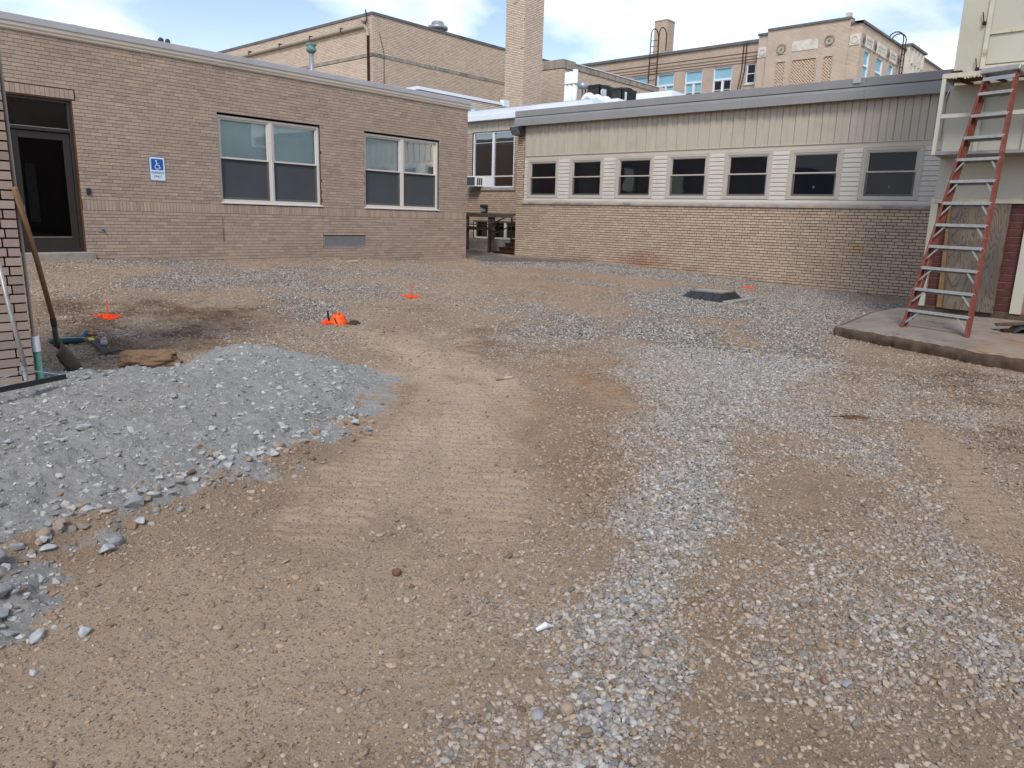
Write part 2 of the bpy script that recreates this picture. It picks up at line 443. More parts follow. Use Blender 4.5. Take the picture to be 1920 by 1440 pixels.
class MB:
    def __init__(self):
        self.v, self.f, self.t, self.m = [], [], [], []
        self.n = 0

    def add(self, verts, faces, tint=0.5, mi=0):
        verts = np.asarray(verts, float)
        self.v.append(verts)
        self.f += [tuple(i + self.n for i in fc) for fc in faces]
        self.t.append(np.full(len(verts), tint))
        self.m += [mi] * len(faces)
        self.n += len(verts)
        return self

    def box(self, F, u0, u1, n0, n1, z0, z1, tint=0.5, mi=0, noback=False):
        a = [(u, n, z) for u in (u0, u1) for n in (n0, n1) for z in (z0, z1)]
        fc = BOXF if not noback else [BOXF[i] for i in (0, 1, 3, 4, 5)]
        return self.add(xyz(F, a), fc, tint, mi)

    def quad(self, *pts, tint=0.5, mi=0):
        return self.add(pts, [tuple(range(len(pts)))], tint, mi)

    def prism(self, F, poly, n0, n1, mi=0, tint=0.5):
        """poly of (u, z) extruded from n0 to n1"""
        k = len(poly)
        a = [(u, n0, z) for u, z in poly] + [(u, n1, z) for u, z in poly]
        fc = [tuple(range(k)), tuple(range(2 * k - 1, k - 1, -1))] + [(i, (i + 1) % k, k + (i + 1) % k, k + i) for i in range(k)]
        return self.add(xyz(F, a), fc, tint, mi)

    def profile(self, F, prof, u0, u1, mi=0):
        """profile of (n, z) points run along u"""
        k = len(prof)
        a = [(u0, n, z) for n, z in prof] + [(u1, n, z) for n, z in prof]
        fc = [tuple(range(k - 1, -1, -1)), tuple(range(k, 2 * k))] + [(i, (i + 1) % k, k + (i + 1) % k, k + i) for i in range(k)]
        return self.add(xyz(F, a), fc, 0.5, mi)

    def flat(self, poly, z0, z1, mi=0):
        k = len(poly)
        z0 = z0 if hasattr(z0, '__len__') else [z0] * k
        z1 = z1 if hasattr(z1, '__len__') else [z1] * k
        a = [(x, y, z0[i]) for i, (x, y) in enumerate(poly)] + [(x, y, z1[i]) for i, (x, y) in enumerate(poly)]
        fc = [tuple(range(k)), tuple(range(k, 2 * k))] + [(i, (i + 1) % k, k + (i + 1) % k, k + i) for i in range(k)]
        return self.add(a, fc, 0.5, mi)

    def bar(self, a, b, w, h=None, upv=(0, 0, 1), mi=0, w2=None):
        """square bar from a to b, w across, h along the up vector"""
        a, b = Vector(a), Vector(b)
        h = w if h is None else h
        d = (b - a).normalized()
        s = d.cross(Vector(upv))
        s = s.normalized() if s.length > 1e-4 else Vector((1, 0, 0))
        t = s.cross(d).normalized()
        w2 = w if w2 is None else w2
        vs = []
        for p, ww in ((a, w), (b, w2)):
            for i, j in ((-1, -1), (1, -1), (1, 1), (-1, 1)):
                vs.append(tuple(p + s * (i * ww / 2) + t * (j * h / 2)))
        return self.add(vs, [(0, 1, 2, 3), (7, 6, 5, 4), (0, 4, 5, 1), (1, 5, 6, 2), (2, 6, 7, 3), (3, 7, 4, 0)], 0.5, mi)

    def tube(self, pts, r, seg=12, mi=0, cap=True):
        pts = [Vector(p) for p in pts]
        rr = r if hasattr(r, '__len__') else [r] * len(pts)
        vs, fc = [], []
        ref = Vector((0.31, 0.23, 0.92))
        for i, p in enumerate(pts):
            d = (pts[min(i + 1, len(pts) - 1)] - pts[max(i - 1, 0)]).normalized()
            s = d.cross(ref).normalized(); t = s.cross(d).normalized()
            for k in range(seg):
                a = 2 * math.pi * k / seg
                vs.append(tuple(p + s * (math.cos(a) * rr[i]) + t * (math.sin(a) * rr[i])))
        for i in range(len(pts) - 1):
            for k in range(seg):
                a, b = i * seg + k, i * seg + (k + 1) % seg
                fc.append((a, b, b + seg, a + seg))
        if cap:
            fc += [tuple(range(seg - 1, -1, -1)), tuple(range((len(pts) - 1) * seg, len(pts) * seg))]
        return self.add(vs, fc, 0.5, mi)

    def lathe(self, c, prof, seg=20, mi=0):
        """prof of (r, z) about the vertical through c"""
        pts = [(c[0], c[1], c[2] + z) for r, z in prof]
        vs, fc = [], []
        for (x, y, z), (r, _) in zip(pts, prof):
            for k in range(seg):
                a = 2 * math.pi * k / seg
                vs.append((x + r * math.cos(a), y + r * math.sin(a), z))
        for i in range(len(prof) - 1):
            for k in range(seg):
                a, b = i * seg + k, i * seg + (k + 1) % seg
                fc.append((a, b, b + seg, a + seg))
        fc += [tuple(range(seg - 1, -1, -1)), tuple(range((len(prof) - 1) * seg, len(prof) * seg))]
        return self.add(vs, fc, 0.5, mi)

    def build(self, name, mats, parent=None, smooth=False, origin=None, bevel=0.0, kind=None):
        v = np.concatenate(self.v)
        if origin is None:
            origin = np.array(((v[:, 0].min() + v[:, 0].max()) / 2, (v[:, 1].min() + v[:, 1].max()) / 2, v[:, 2].min()))
        origin = np.asarray(origin, float)
        me = bpy.data.meshes.new(name)
        me.from_pydata((v - origin).tolist(), [], self.f)
        if not isinstance(mats, (list, tuple)): mats = [mats]
        for m in mats: me.materials.append(MT[m] if isinstance(m, str) else m)
        if len(mats) > 1: me.polygons.foreach_set('material_index', self.m)
        at = me.attributes.new('tint', 'FLOAT', 'POINT')
        at.data.foreach_set('value', np.concatenate(self.t).astype(np.float32))
        if smooth:
            me.polygons.foreach_set('use_smooth', [True] * len(me.polygons))
        me.update()
        o = link(name, me, origin, parent)
        if bevel:
            b = o.modifiers.new('bevel', 'BEVEL'); b.width = bevel; b.segments = 1; b.limit_method = 'ANGLE'
        if kind: o['kind'] = kind
        return o


def link(name, data, origin, parent=None):
    o = bpy.data.objects.new(name, data)
    COL.objects.link(o)
    w = np.asarray(origin, float)
    ORIG[o] = w
    if parent is not None:
        o.parent = parent
        o.location = w - ORIG[parent]
    else:
        o.location = w
    return o


def thing(name, label, cat, loc, group=None):
    o = link(name, None, loc)
    o.empty_display_size = 0.2
    return tag(o, label, cat, group)


def tag(o, label, cat, group=None):
    o['label'] = label; o['category'] = cat
    if group: o['group'] = group
    return o


def struct(o):
    o['kind'] = 'structure'
    return o


CAMP = np.array((0, 0, 1.6))


def bricks(F, u0, u1, z0, z1, course, length, holes, parent, mat, depth=0.008, joint=0.008, vjoint=0.008,
           bond=(0.0, 0.5), singles=300, name='brick', side=0.0, jitter=0.0012, thick=0.03, seed=1, gap=None, ntint=9, lone_max_dist=1e9):
    """lays courses of real bricks on the wall plane; the nearest ones are objects, the rest one mesh"""
    rg = random.Random(seed)
    lst = []
    nz = max(1, int(round((z1 - z0) / course)))
    ch = (z1 - z0) / nz
    for r in range(nz):
        za, zb = z0 + r * ch, z0 + (r + 1) * ch
        zm = (za + zb) / 2
        spans = [(u0, u1)]
        for (a, b, c, d) in holes:
            if c < zm < d:
                ns = []
                for (p, q) in spans:
                    if b <= p or a >= q: ns.append((p, q)); continue
                    if a > p: ns.append((p, a))
                    if b < q: ns.append((b, q))
                spans = ns
        off = bond[r % len(bond)] * length + (rg.uniform(-0.012, 0.012) if len(bond) > 3 else 0)
        k0 = math.floor((u0 - off) / length) - 1
        k1 = math.ceil((u1 - off) / length) + 1
        for k in range(k0, k1):
            a, b = off + k * length, off + (k + 1) * length
            for (p, q) in spans:
                aa, bb = max(a, p), min(b, q)
                if bb - aa > 0.03:
                    lst.append((aa, bb, za, zb))
    rows = []
    for (a, b, za, zb) in lst:
        tint = rg.randrange(ntint) / (ntint - 1)
        d = depth + rg.uniform(-jitter, jitter)
        rows.append((a + vjoint / 2, b - vjoint / 2, za + joint / 2, zb - joint / 2, d, tint))
    c = np.array([F.p((r[0] + r[1]) / 2, 0, (r[2] + r[3]) / 2) for r in rows])
    q = c - CAMP
    dep = q @ np.array(fw)
    ix = np.abs(q @ np.array(rt) / dep) < 0.72
    iy = np.abs(q @ np.array(up) / dep) < 0.54
    key = np.where(ix & iy & (dep > 0), dep, 1e6 + dep)
    order = np.argsort(key)
    pick = [i for i in order[:singles] if key[i] < min(1e6, lone_max_dist)]
    chosen = set(int(i) for i in pick)
    rot = math.atan2(F.u[1], F.u[0])
    cache = {}
    for i in pick:
        a, b, za, zb, d, tint = rows[int(i)]
        hh = zb - za
        kk = (round(tint * (ntint - 1)), round(hh, 4))
        if kk not in cache:
            m = MB(); m.box(WORLD, -0.5, 0.5, -thick + depth, depth, 0, hh, tint)
            me = bpy.data.meshes.new(name)
            me.from_pydata(np.concatenate(m.v).tolist(), [], m.f)
            at = me.attributes.new('tint', 'FLOAT', 'POINT'); at.data.foreach_set('value', np.full(8, tint, np.float32))
            me.materials.append(MT[mat]); me.update()
            cache[kk] = me
        o = link(name, cache[kk], F.p((a + b) / 2, d - depth, za), parent)
        o.rotation_euler = (0, 0, rot)
        o.scale = (b - a, 1, 1)
    rest = MB()
    for i, (a, b, za, zb, d, tint) in enumerate(rows):
        if i in chosen: continue
        rest.box(F, a, b, -thick + d, d, za, zb, tint, noback=False)
    if rest.n:
        rest.build(name + 'work', mat, parent, kind='stuff')
    return len(rows)


def core(F, u0, u1, z0, z1, holes, parent, mat, thick=0.3, name='wall', front=0.0):
    us = sorted(set([u0, u1] + [h[0] for h in holes] + [h[1] for h in holes]))
    us = [u for u in us if u0 <= u <= u1]
    m = MB()
    for a, b in zip(us[:-1], us[1:]):
        mid = (a + b) / 2
        zs = [(z0, z1)]
        for h in holes:
            if h[0] < mid < h[1]:
                nz = []
                for (p, q) in zs:
                    if h[3] <= p or h[2] >= q: nz.append((p, q)); continue
                    if h[2] > p: nz.append((p, h[2]))
                    if h[3] < q: nz.append((h[3], q))
                zs = nz
        for (p, q) in zs:
            m.box(F, a, b, front - thick, front, p, q)
    return m.build(name, mat, parent)


def frame_mb(F, u0, u1, z0, z1, w, n0, n1, mb=None, wb=None, wt=None):
    m = mb or MB()
    wb = w if wb is None else wb; wt = w if wt is None else wt
    m.box(F, u0, u0 + w, n0, n1, z0, z1); m.box(F, u1 - w, u1, n0, n1, z0, z1)
    m.box(F, u0 + w, u1 - w, n0, n1 - 0.002, z1 - wt, z1); m.box(F, u0 + w, u1 - w, n0, n1 - 0.002, z0, z0 + wb)
    return m


# ------------------------------------------------------------------ ground
CPT = [(0,0,0),(3,3,.06),(6,3,.07),(10,3,.10),(10.2,1.0,.08),(14,3.6,.14),(17.4,4.06,.16),(17.4,7.2,.21),(17.4,11,.40),(17.4,15.6,.42),(15.5,15.6,.37),(14.86,15.25,.346),(10.16,15.25,.47),(6.6,15.25,.51),(4.9,15.25,.60),(3.5,15.2,.60),(1.6,6.4,.16),(4,7,.17),(0,4,.06),(6,6,.14),(9,7,.2),(12,8,.24),(12,12,.32),(8,10,.27),(4,10,.3),(5,13,.45),(17.8,18,.48),(16.2,18,.46),(0,9,.2),(14,6,.18),(5,0,.03),(1,-3,0),(-3,1,0),(22,22,.45),(18,0,.1),(8,13,.4)]
CPA = np.array(CPT, float)
SG = 2.6


def gbase(x, y):
    return .004 * np.clip(x, -5, 25) + .0225 * np.clip(y, -3, 20)


def gk(a, b):
    return np.exp(-((a[:, None, :] - b[None]) ** 2).sum(-1) / (2 * SG * SG))


GW = np.linalg.solve(gk(CPA[:, :2], CPA[:, :2]) + .08 * np.eye(len(CPA)), CPA[:, 2] - gbase(CPA[:, 0], CPA[:, 1]))


def ground0(x, y):
    x = np.asarray(x, float); y = np.asarray(y, float); sh = x.shape
    out = np.empty(x.size)
    q = np.stack([x.ravel(), y.ravel()], 1)
    for i in range(0, len(q), 60000):
        out[i:i + 60000] = gk(q[i:i + 60000], CPA[:, :2]) @ GW
    return out.reshape(sh) + gbase(x, y)


def sdist(x, y, poly):
    """signed distance to a polygon, positive inside"""
    x = np.asarray(x, float).ravel(); y = np.asarray(y, float).ravel()
    P = np.array(poly, float)
    d2 = np.full(x.shape, 1e9); ins = np.zeros(x.shape, bool)
    for i in range(len(P)):
        x0, y0 = P[i]; x1, y1 = P[(i + 1) % len(P)]
        ex, ey = x1 - x0, y1 - y0
        t = np.clip(((x - x0) * ex + (y - y0) * ey) / (ex * ex + ey * ey + 1e-12), 0, 1)
        d2 = np.minimum(d2, (x - x0 - t * ex) ** 2 + (y - y0 - t * ey) ** 2)
        c = ((y0 > y) != (y1 > y)) & (x < (x1 - x0) * (y - y0) / ((y1 - y0) + 1e-12) + x0)
        ins ^= c
    d = np.sqrt(d2)
    return np.where(ins, d, -d)


def ldist(x, y, line):
    x = np.asarray(x, float).ravel(); y = np.asarray(y, float).ravel()
    d2 = np.full(x.shape, 1e9)
    for (x0, y0), (x1, y1) in zip(line[:-1], line[1:]):
        ex, ey = x1 - x0, y1 - y0
        t = np.clip(((x - x0) * ex + (y - y0) * ey) / (ex * ex + ey * ey + 1e-12), 0, 1)
        d2 = np.minimum(d2, (x - x0 - t * ex) ** 2 + (y - y0 - t * ey) ** 2)
    return np.sqrt(d2)


_T = np.random.default_rng(5).random((256, 256))


def vnoise(x, y, f):
    x = x * f; y = y * f
    xi = np.floor(x).astype(int); yi = np.floor(y).astype(int)
    a, b = x - xi, y - yi
    a = a * a * (3 - 2 * a); b = b * b * (3 - 2 * b)
    g = lambda i, j: _T[(xi + i) % 256, (yi + j) % 256]
    return (g(0, 0) * (1 - a) + g(1, 0) * a) * (1 - b) + (g(0, 1) * (1 - a) + g(1, 1) * a) * b - 0.5


def fbm(x, y, f, o=4, g=0.5):
    s = 0; a = 1.0
    for i in range(o):
        s = s + a * vnoise(x + 17.3 * i, y - 9.1 * i, f * 2 ** i); a *= g
    return s


def sm(v, a, b):
    t = np.clip((v - a) / (b - a), 0, 1)
    return t * t * (3 - 2 * t)


P1 = [(12.21, 8.11), (14.56, 7.94), (15.05, 6.56), (15.48, 5.16), (15.62, 3.89), (14.07, 3.4), (11.7, 3.53), (9.98, 3.29), (8.62, 2.32), (7.42, 2.37), (6.63, 2.48), (5.63, 2.21), (4.75, 1.95), (4.11, 1.84), (3.56, 1.69), (2.97, 1.47), (2.6, 1.3), (2.25, 1.12), (1.96, 1.0), (1.72, 0.80), (0.9, 0.35), (0.7, 0.85), (1.42, 1.20), (1.71, 1.25), (1.97, 1.31), (2.31, 1.42), (2.57, 1.65), (2.58, 1.93), (2.84, 2.0), (3.23, 2.0), (3.76, 2.16), (4.32, 2.48), (5.24, 3.17), (6.45, 4.06), (8.16, 5.51)]
P2 = [(6.63, 2.48), (6.55, 2.07), (6.12, 1.59), (5.57, 1.21), (5.08, 0.96), (4.64, 1.0), (4.92, 1.37), (5.23, 1.84), (5.45, 2.18)]
P3 = [(4.57, 0.84), (4.35, 0.56), (4.17, 0.32), (2.9, 0.15), (2.98, 0.29), (3.71, 0.69)]
P4 = [(18.17, 18.61), (16.92, 15.21), (17.19, 10.86), (17.38, 7.61), (17.15, 5.27), (15.26, 5.08), (15.11, 8.11), (14.56, 10.71), (14.3, 12.01), (14.3, 13.6), (14.6, 14.59)]
P5 = [(4.51, 12.76), (5.72, 13.93), (7.27, 13.7), (7.86, 12.73), (7.59, 11.58), (6.18, 11.32), (4.72, 11.01), (4.18, 11.55)]
P6 = [(5.85, 14.24), (13.45, 14.9), (10.76, 10.3), (6.33, 7.65), (4.22, 6.88), (3.61, 7.57), (5.3, 10.34)]
PM = [(8.16, 4.61), (9.21, 2.99), (10.08, 1.13), (9.5, -0.5), (2.47, 0.0), (1.44, 0.6), (1.44, 1.16), (2.08, 1.44), (3.2, 1.66), (4.99, 2.57)]
PM2 = [(1.62, 2.16), (2.64, 2.19), (2.4, 1.68), (1.55, 1.04), (0.8, 1.0), (1.0, 1.6)]
PILE = [(0.3, 7.6), (1.3, 7.4), (1.78, 7.1), (2.0, 7.01), (2.18, 6.81), (2.74, 6.62), (3.2, 6.96), (3.51, 7.15), (3.76, 7.16), (3.94, 6.83), (4.05, 6.22), (4.23, 5.68), (3.99, 5.19), (3.43, 4.62), (2.77, 3.97), (2.26, 3.74), (1.85, 3.67), (1.46, 3.59), (1.16, 3.54), (0.89, 3.56), (0.69, 3.58), (0.1, 3.6), (-1.2, 5.2), (-1.0, 7.5)]
PILE2 = [(0.69, 3.62), (0.80, 3.41), (0.74, 3.19), (0.65, 3.0), (0.58, 2.92), (0.50, 2.86), (0.2, 2.9), (-0.3, 3.3), (0.1, 3.8)]
TR = [(4.1, 5.5), (4.25, 5.26), (3.95, 4.53), (3.52, 4.26), (3.12, 4.14), (2.65, 3.79), (3.0, 4.5), (3.6, 5.2)]
BARE1 = [(4.36, 1.74), (4.92, 1.65), (4.71, 1.3), (4.14, 1.15), (3.82, 1.35), (3.98, 1.61)]
BARE2 = [(6.13, 1.39), (6.27, 1.09), (5.12, 0.56), (4.68, 0.54), (4.81, 0.84)]
TRK = [(5.2, 7.4), (6.1, 6.6), (5.6, 5.3), (4.7, 4.12), (3.57, 2.99), (2.96, 2.35), (2.65, 2.27), (2.49, 2.5), (2.02, 2.95), (1.93, 3.21), (2.91, 3.85), (3.77, 4.36)]
DARK1 = [(3.04, 11.24), (4.13, 11.04), (5.45, 9.69), (5.11, 8.31), (3.58, 7.27), (2.77, 6.91), (2.17, 7.58)]
DARK2 = [(4.03, 3.39), (3.85, 2.75), (3.8, 2.38), (3.25, 1.98), (3.07, 2.25), (3.37, 2.77)]
DARK3 = [(7.75, 9.23), (7.23, 7.11), (7.35, 5.19), (5.52, 3.4), (5.03, 3.35), (5.58, 4.71), (4.63, 5.12), (5.29, 6.58)]
DARK4 = [(9.3, 2.9), (9.9, 1.3), (9.0, -1.0), (5.5, -0.2), (6.3, 1.1), (7.3, 2.0)]
RUST = [(8.6, 3.9), (9.1, 3.7), (9.9, 4.3), (10.6, 5.0), (10.2, 5.3), (9.2, 4.6)]
BERM = [(0.75, 3.62), (0.98, 3.66), (1.13, 3.68), (1.49, 3.74), (1.86, 3.8), (2.26, 3.86), (2.65, 3.99), (3.1, 4.3)]
SLAB = [(10.5, 3.42), (10.25, 2.6), (9.95, 1.9), (9.72, 1.1), (9.3, 0.0), (8.9, -1.2), (13.2, -1.2), (13.2, 3.35), (12.2, 3.5)]


G1 = [(12.38, 8.03), (14.59, 7.83), (15.05, 6.56), (15.7, 5.23), (15.62, 3.89), (11.7, 3.53), (9.98, 3.29), (8.53, 2.75), (7.07, 2.66), (5.6, 2.24), (4.58, 1.95), (3.8, 1.78), (3.26, 1.6), (2.83, 1.4), (2.49, 1.24), (2.2, 1.07), (1.96, 0.96), (1.71, 0.87), (0.9, 0.35), (0.7, 0.85), (1.47, 1.16), (1.74, 1.25), (2.01, 1.32), (2.28, 1.45), (2.59, 1.64), (2.98, 1.87), (3.47, 2.09), (4.07, 2.41), (4.94, 3.0), (6.25, 3.9), (8.22, 5.47)]
LUG = [([(2.5, 2.41), (2.99, 2.87), (3.6, 3.58), (4.33, 4.58), (5.07, 5.86), (5.71, 7.11)], 0.24), ([(1.9, 2.97), (2.26, 3.3), (2.77, 3.68), (3.42, 4.07), (4.76, 5.03), (6.14, 6.03)], 0.22),
       ([(4.37, 3.68), (4.82, 4.45), (5.05, 5.1)], 0.2), ([(4.30, 0.45), (5.09, 0.7), (5.81, 0.99), (6.43, 1.31)], 0.2), ([(5.57, 4.43), (5.42, 3.73), (5.06, 3.32)], 0.2),
       ([(3.0, 4.15), (3.6, 4.65), (4.15, 5.4)], 0.22), ([(2.5, 5.6), (3.2, 5.9), (3.85, 6.5)], 0.22), ([(1.9, 4.5), (2.5, 5.0)], 0.16)]
OR1 = [(14.48, 12.8), (15.0, 9.9), (11.6, 7.2), (9.2, 7.9), (9.9, 9.6)]
OR2 = [(15.2, 8.9), (16.2, 7.1), (15.5, 5.4), (15.0, 5.6), (14.7, 7.9)]
OR3 = [(6.1, 5.3), (6.9, 4.4), (5.6, 3.3), (4.1, 2.5), (3.3, 2.0), (3.2, 2.3), (3.8, 3.0), (4.7, 4.1)]
OR4 = [(10.4, 5.6), (10.6, 5.1), (8.6, 3.9), (8.3, 4.3)]
PALE = [(2.29, 2.52), (1.47, 2.31), (0.98, 2.63), (0.46, 2.62), (0.0, 2.25), (0.3, 1.5), (0.9, 1.71), (1.54, 1.75), (2.15, 1.93)]


def fields(x, y):
    """what lies where: gravel cover, crushed-stone fines, damp soil, tread ridges"""
    sh = np.shape(x)
    X = np.asarray(x, float).ravel(); Y = np.asarray(y, float).ravel()
    fwd = X * math.cos(YAW) + Y * math.sin(YAW)
    w = 0.42 * fbm(X, Y, 1.3, 5, 0.6) + 0.2 * fbm(X, Y, 8, 3, 0.6)
    nb = fbm(X, Y, 0.8, 5, 0.6)
    soft = 0.09 + 0.05 * np.clip(fwd, 0, 12)
    g = 0.13 + 0.35 * np.clip(nb + 0.1, 0, 1)
    med = sm(sdist(X, Y, PM) + w, -0.2, 0.7)
    g = np.maximum(g, med * (0.46 + 0.45 * fbm(X, Y, 1.7, 5, 0.62)))
    g = np.maximum(g, 0.5 * sm(sdist(X, Y, PM2) + w, -0.2, 0.4) * (0.8 + fbm(X, Y, 3, 3)))
    g = np.maximum(g, sm(sdist(X, Y, P6) + 1.5 * w, -0.3, 0.9) * (0.62 + 0.55 * fbm(X, Y, 0.9, 5, 0.6)))
    far = sm(fwd, 5.5, 9.5)
    g = np.maximum(g, far * (0.50 + 0.65 * fbm(X, Y, 0.7, 5, 0.6)))
    def band(P, k=1.0, s=1.0): return k * sm(sdist(X, Y, P) + w * (0.5 + 0.5 * s), -1.3 * soft * s, 0.7 * soft * s)
    d1 = np.maximum.reduce([band(G1), band(P2, 0.75, 1.3), band(P3, 0.65, 1.6), band(P4, 1.0, 0.5), band(P5, 0.9, 0.8)])
    g = np.maximum(g, np.clip(d1 * (0.95 + 0.3 * fbm(X, Y, 2.5, 4, 0.6)), 0, 1))
    bare = np.maximum.reduce([sm(sdist(X, Y, BARE1) + w, -0.2, 0.25), sm(sdist(X, Y, BARE2) + w * .5, -0.08, 0.15), sm(sdist(X, Y, RUST) + w, -0.3, 0.4) * 0.7])
    g = g * (1 - 0.8 * bare)
    rid = np.zeros_like(X)
    for line, hw in LUG:
        rid = np.maximum(rid, sm(hw - ldist(X, Y, line) + 0.25 * w, -0.03, 0.06))
    soil = sm(sdist(X, Y, TRK) + w, -0.3, 0.3)
    g = g * (1 - 0.6 * soil) * (1 - 0.75 * rid)
    pale = sm(sdist(X, Y, PALE) + w, -0.9, 0.4)
    g = g * (1 - 0.45 * pale)
    pile = np.maximum(sm(sdist(X, Y, PILE) + w * 0.5, -0.08, 0.08), sm(sdist(X, Y, PILE2) + w * 0.5, -0.03, 0.10))
    berm = np.exp(-(ldist(X, Y, BERM) / 0.10) ** 2)
    pile = pile * (1 - np.clip(berm * (0.45 + 2.2 * fbm(X, Y, 4.5, 3)), 0, 0.95))
    trp = sm(sdist(X, Y, TR) + w, -0.12, 0.15) * 0.8
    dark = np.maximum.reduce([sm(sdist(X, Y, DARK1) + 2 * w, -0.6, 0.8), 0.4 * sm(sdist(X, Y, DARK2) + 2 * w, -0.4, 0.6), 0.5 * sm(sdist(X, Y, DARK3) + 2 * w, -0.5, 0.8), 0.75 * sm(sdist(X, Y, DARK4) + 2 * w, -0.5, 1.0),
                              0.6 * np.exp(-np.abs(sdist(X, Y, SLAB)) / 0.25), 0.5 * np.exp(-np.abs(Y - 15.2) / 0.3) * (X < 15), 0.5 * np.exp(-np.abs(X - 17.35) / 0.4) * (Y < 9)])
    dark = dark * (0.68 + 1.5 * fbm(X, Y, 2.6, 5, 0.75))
    rust = np.maximum.reduce([sm(sdist(X, Y, P) + 1.5 * w, -0.4 * k, 0.7 * k) for P, k in ((RUST, 1), (OR1, 1.8), (OR2, 1.2), (OR3, .9), (OR4, 1))]) * (0.55 + 1.0 * fbm(X, Y, 1.6, 4))
    r = lambda a: a.reshape(sh)
    return r(np.clip(g, 0, 1)), r(np.clip(np.maximum(pile, trp), 0, 1)), r(np.clip(dark * 0.8, 0, 1)), r(rid), r(pile), r(rust), r(np.clip(np.maximum(pale, soil), 0, 1))


def ground(x, y, det=True, fl=None):
    sh = np.shape(x)
    X = np.atleast_1d(np.asarray(x, float)).ravel(); Y = np.atleast_1d(np.asarray(y, float)).ravel()
    z = ground0(X, Y)
    g, pl, dk, rid, pile, rust, bare = fl if fl is not None else fields(X, Y)
    g, pl, dk, rid, pile = [a.ravel() for a in (g, pl, dk, rid, pile)]
    s1 = sdist(X, Y, PILE)
    h = 0.11 * sm(s1, -0.03, 0.45) + 0.035 * sm(s1, 0.3, 1.4)
    h += 0.05 * np.exp(-(ldist(X, Y, BERM) / 0.11) ** 2)
    h -= 0.035 * np.exp(-((ldist(X, Y, [(a, b + 0.27) for a, b in BERM])) / 0.12) ** 2)
    h += 0.05 * sm(sdist(X, Y, PILE2), -0.03, 0.15)
    h *= 1 - sm(Y, 7.0, 7.6)
    z = z + h
    n1 = fbm(X, Y, 1.4, 3)
    z += 0.02 * n1 * np.clip((X + Y) / 3, 0, 1)
    n2 = fbm(X, Y, 9, 4, 0.6)
    z += (0.006 + 0.034 * pile + 0.008 * dk + 0.004 * g) * n2
    z += (0.004 + 0.011 * pile + 0.004 * dk) * fbm(X, Y, 45, 2)
    # tread ridges, run across the line of travel
    s = X * math.cos(YAW) + Y * math.sin(YAW) + 0.06 * fbm(X, Y, 1.6, 2)
    t = -X * math.sin(YAW) + Y * math.cos(YAW)
    ph = (s / 0.098 + 0.25 * np.sin(t * 1.3) + 0.35 * fbm(X, Y, 5, 2)) % 1.0
    lug = 1 - np.exp(-((ph - 0.5) / 0.17) ** 2)
    brk = sm(fbm(X, Y, 3.2, 3), -0.22, 0.12)
    z += rid * (0.3 + 0.7 * brk) * (0.034 + 0.03 * fbm(X, Y, 8, 2)) * (lug - 0.6)
    # spoil along the walls and at the slab
    z += 0.03 * np.exp(-np.abs(Y - 15.2) / 0.25) * sm(X, 4.5, 6) * (1 + 2 * fbm(X, Y, 5, 2)) * (X < 15.2)
    return z.reshape(sh)


def build_ground():
    rad = np.concatenate([np.linspace(0.0, 0.9, 6)[:-1], 0.9 * np.exp(np.cumsum(np.concatenate([np.full(160, .005), np.full(500, .0028), np.full(195, .006)]))), np.geomspace(26, 600, 26)])
    rad = np.unique(np.round(rad, 5))
    half = R(41)
    a_d = np.linspace(-half, half, 600)
    a_o = np.linspace(half, 2 * math.pi - half, 70)[1:-1]
    ang = YAW + np.concatenate([a_d, a_o])
    RR, AA = np.meshgrid(rad, ang, indexing='ij')
    X = RR * np.cos(AA); Y = RR * np.sin(AA)
    fl = fields(X, Y)
    Z = ground(X, Y, fl=fl)
    nr, na = X.shape
    V = np.stack([X.ravel(), Y.ravel(), Z.ravel()], 1)
    i = np.arange(nr - 1)[:, None]; j = np.arange(na)[None, :]
    j2 = (j + 1) % na
    F_ = np.stack([i * na + j + 0 * j2, (i + 1) * na + j + 0 * j2, (i + 1) * na + j2, i * na + j2], -1).reshape(-1, 4)
    me = bpy.data.meshes.new('ground')
    me.vertices.add(len(V)); me.vertices.foreach_set('co', V.astype(np.float32).ravel())
    me.loops.add(F_.size); me.loops.foreach_set('vertex_index', F_.astype(np.int32).ravel())
    me.polygons.add(len(F_)); me.polygons.foreach_set('loop_start', np.arange(0, F_.size, 4, dtype=np.int32))
    me.update(calc_edges=True)
    me.polygons.foreach_set('use_smooth', np.ones(len(F_), bool))
    for nm, a in zip(('gravel', 'fines', 'damp', 'ridge', 'pile', 'rust', 'bare'), fl):
        at = me.attributes.new(nm, 'FLOAT', 'POINT'); at.data.foreach_set('value', a.ravel().astype(np.float32))
    me.materials.append(ground_mat())
    o = bpy.data.objects.new('ground', me); COL.objects.link(o)
    ORIG[o] = np.zeros(3)
    return struct(o)


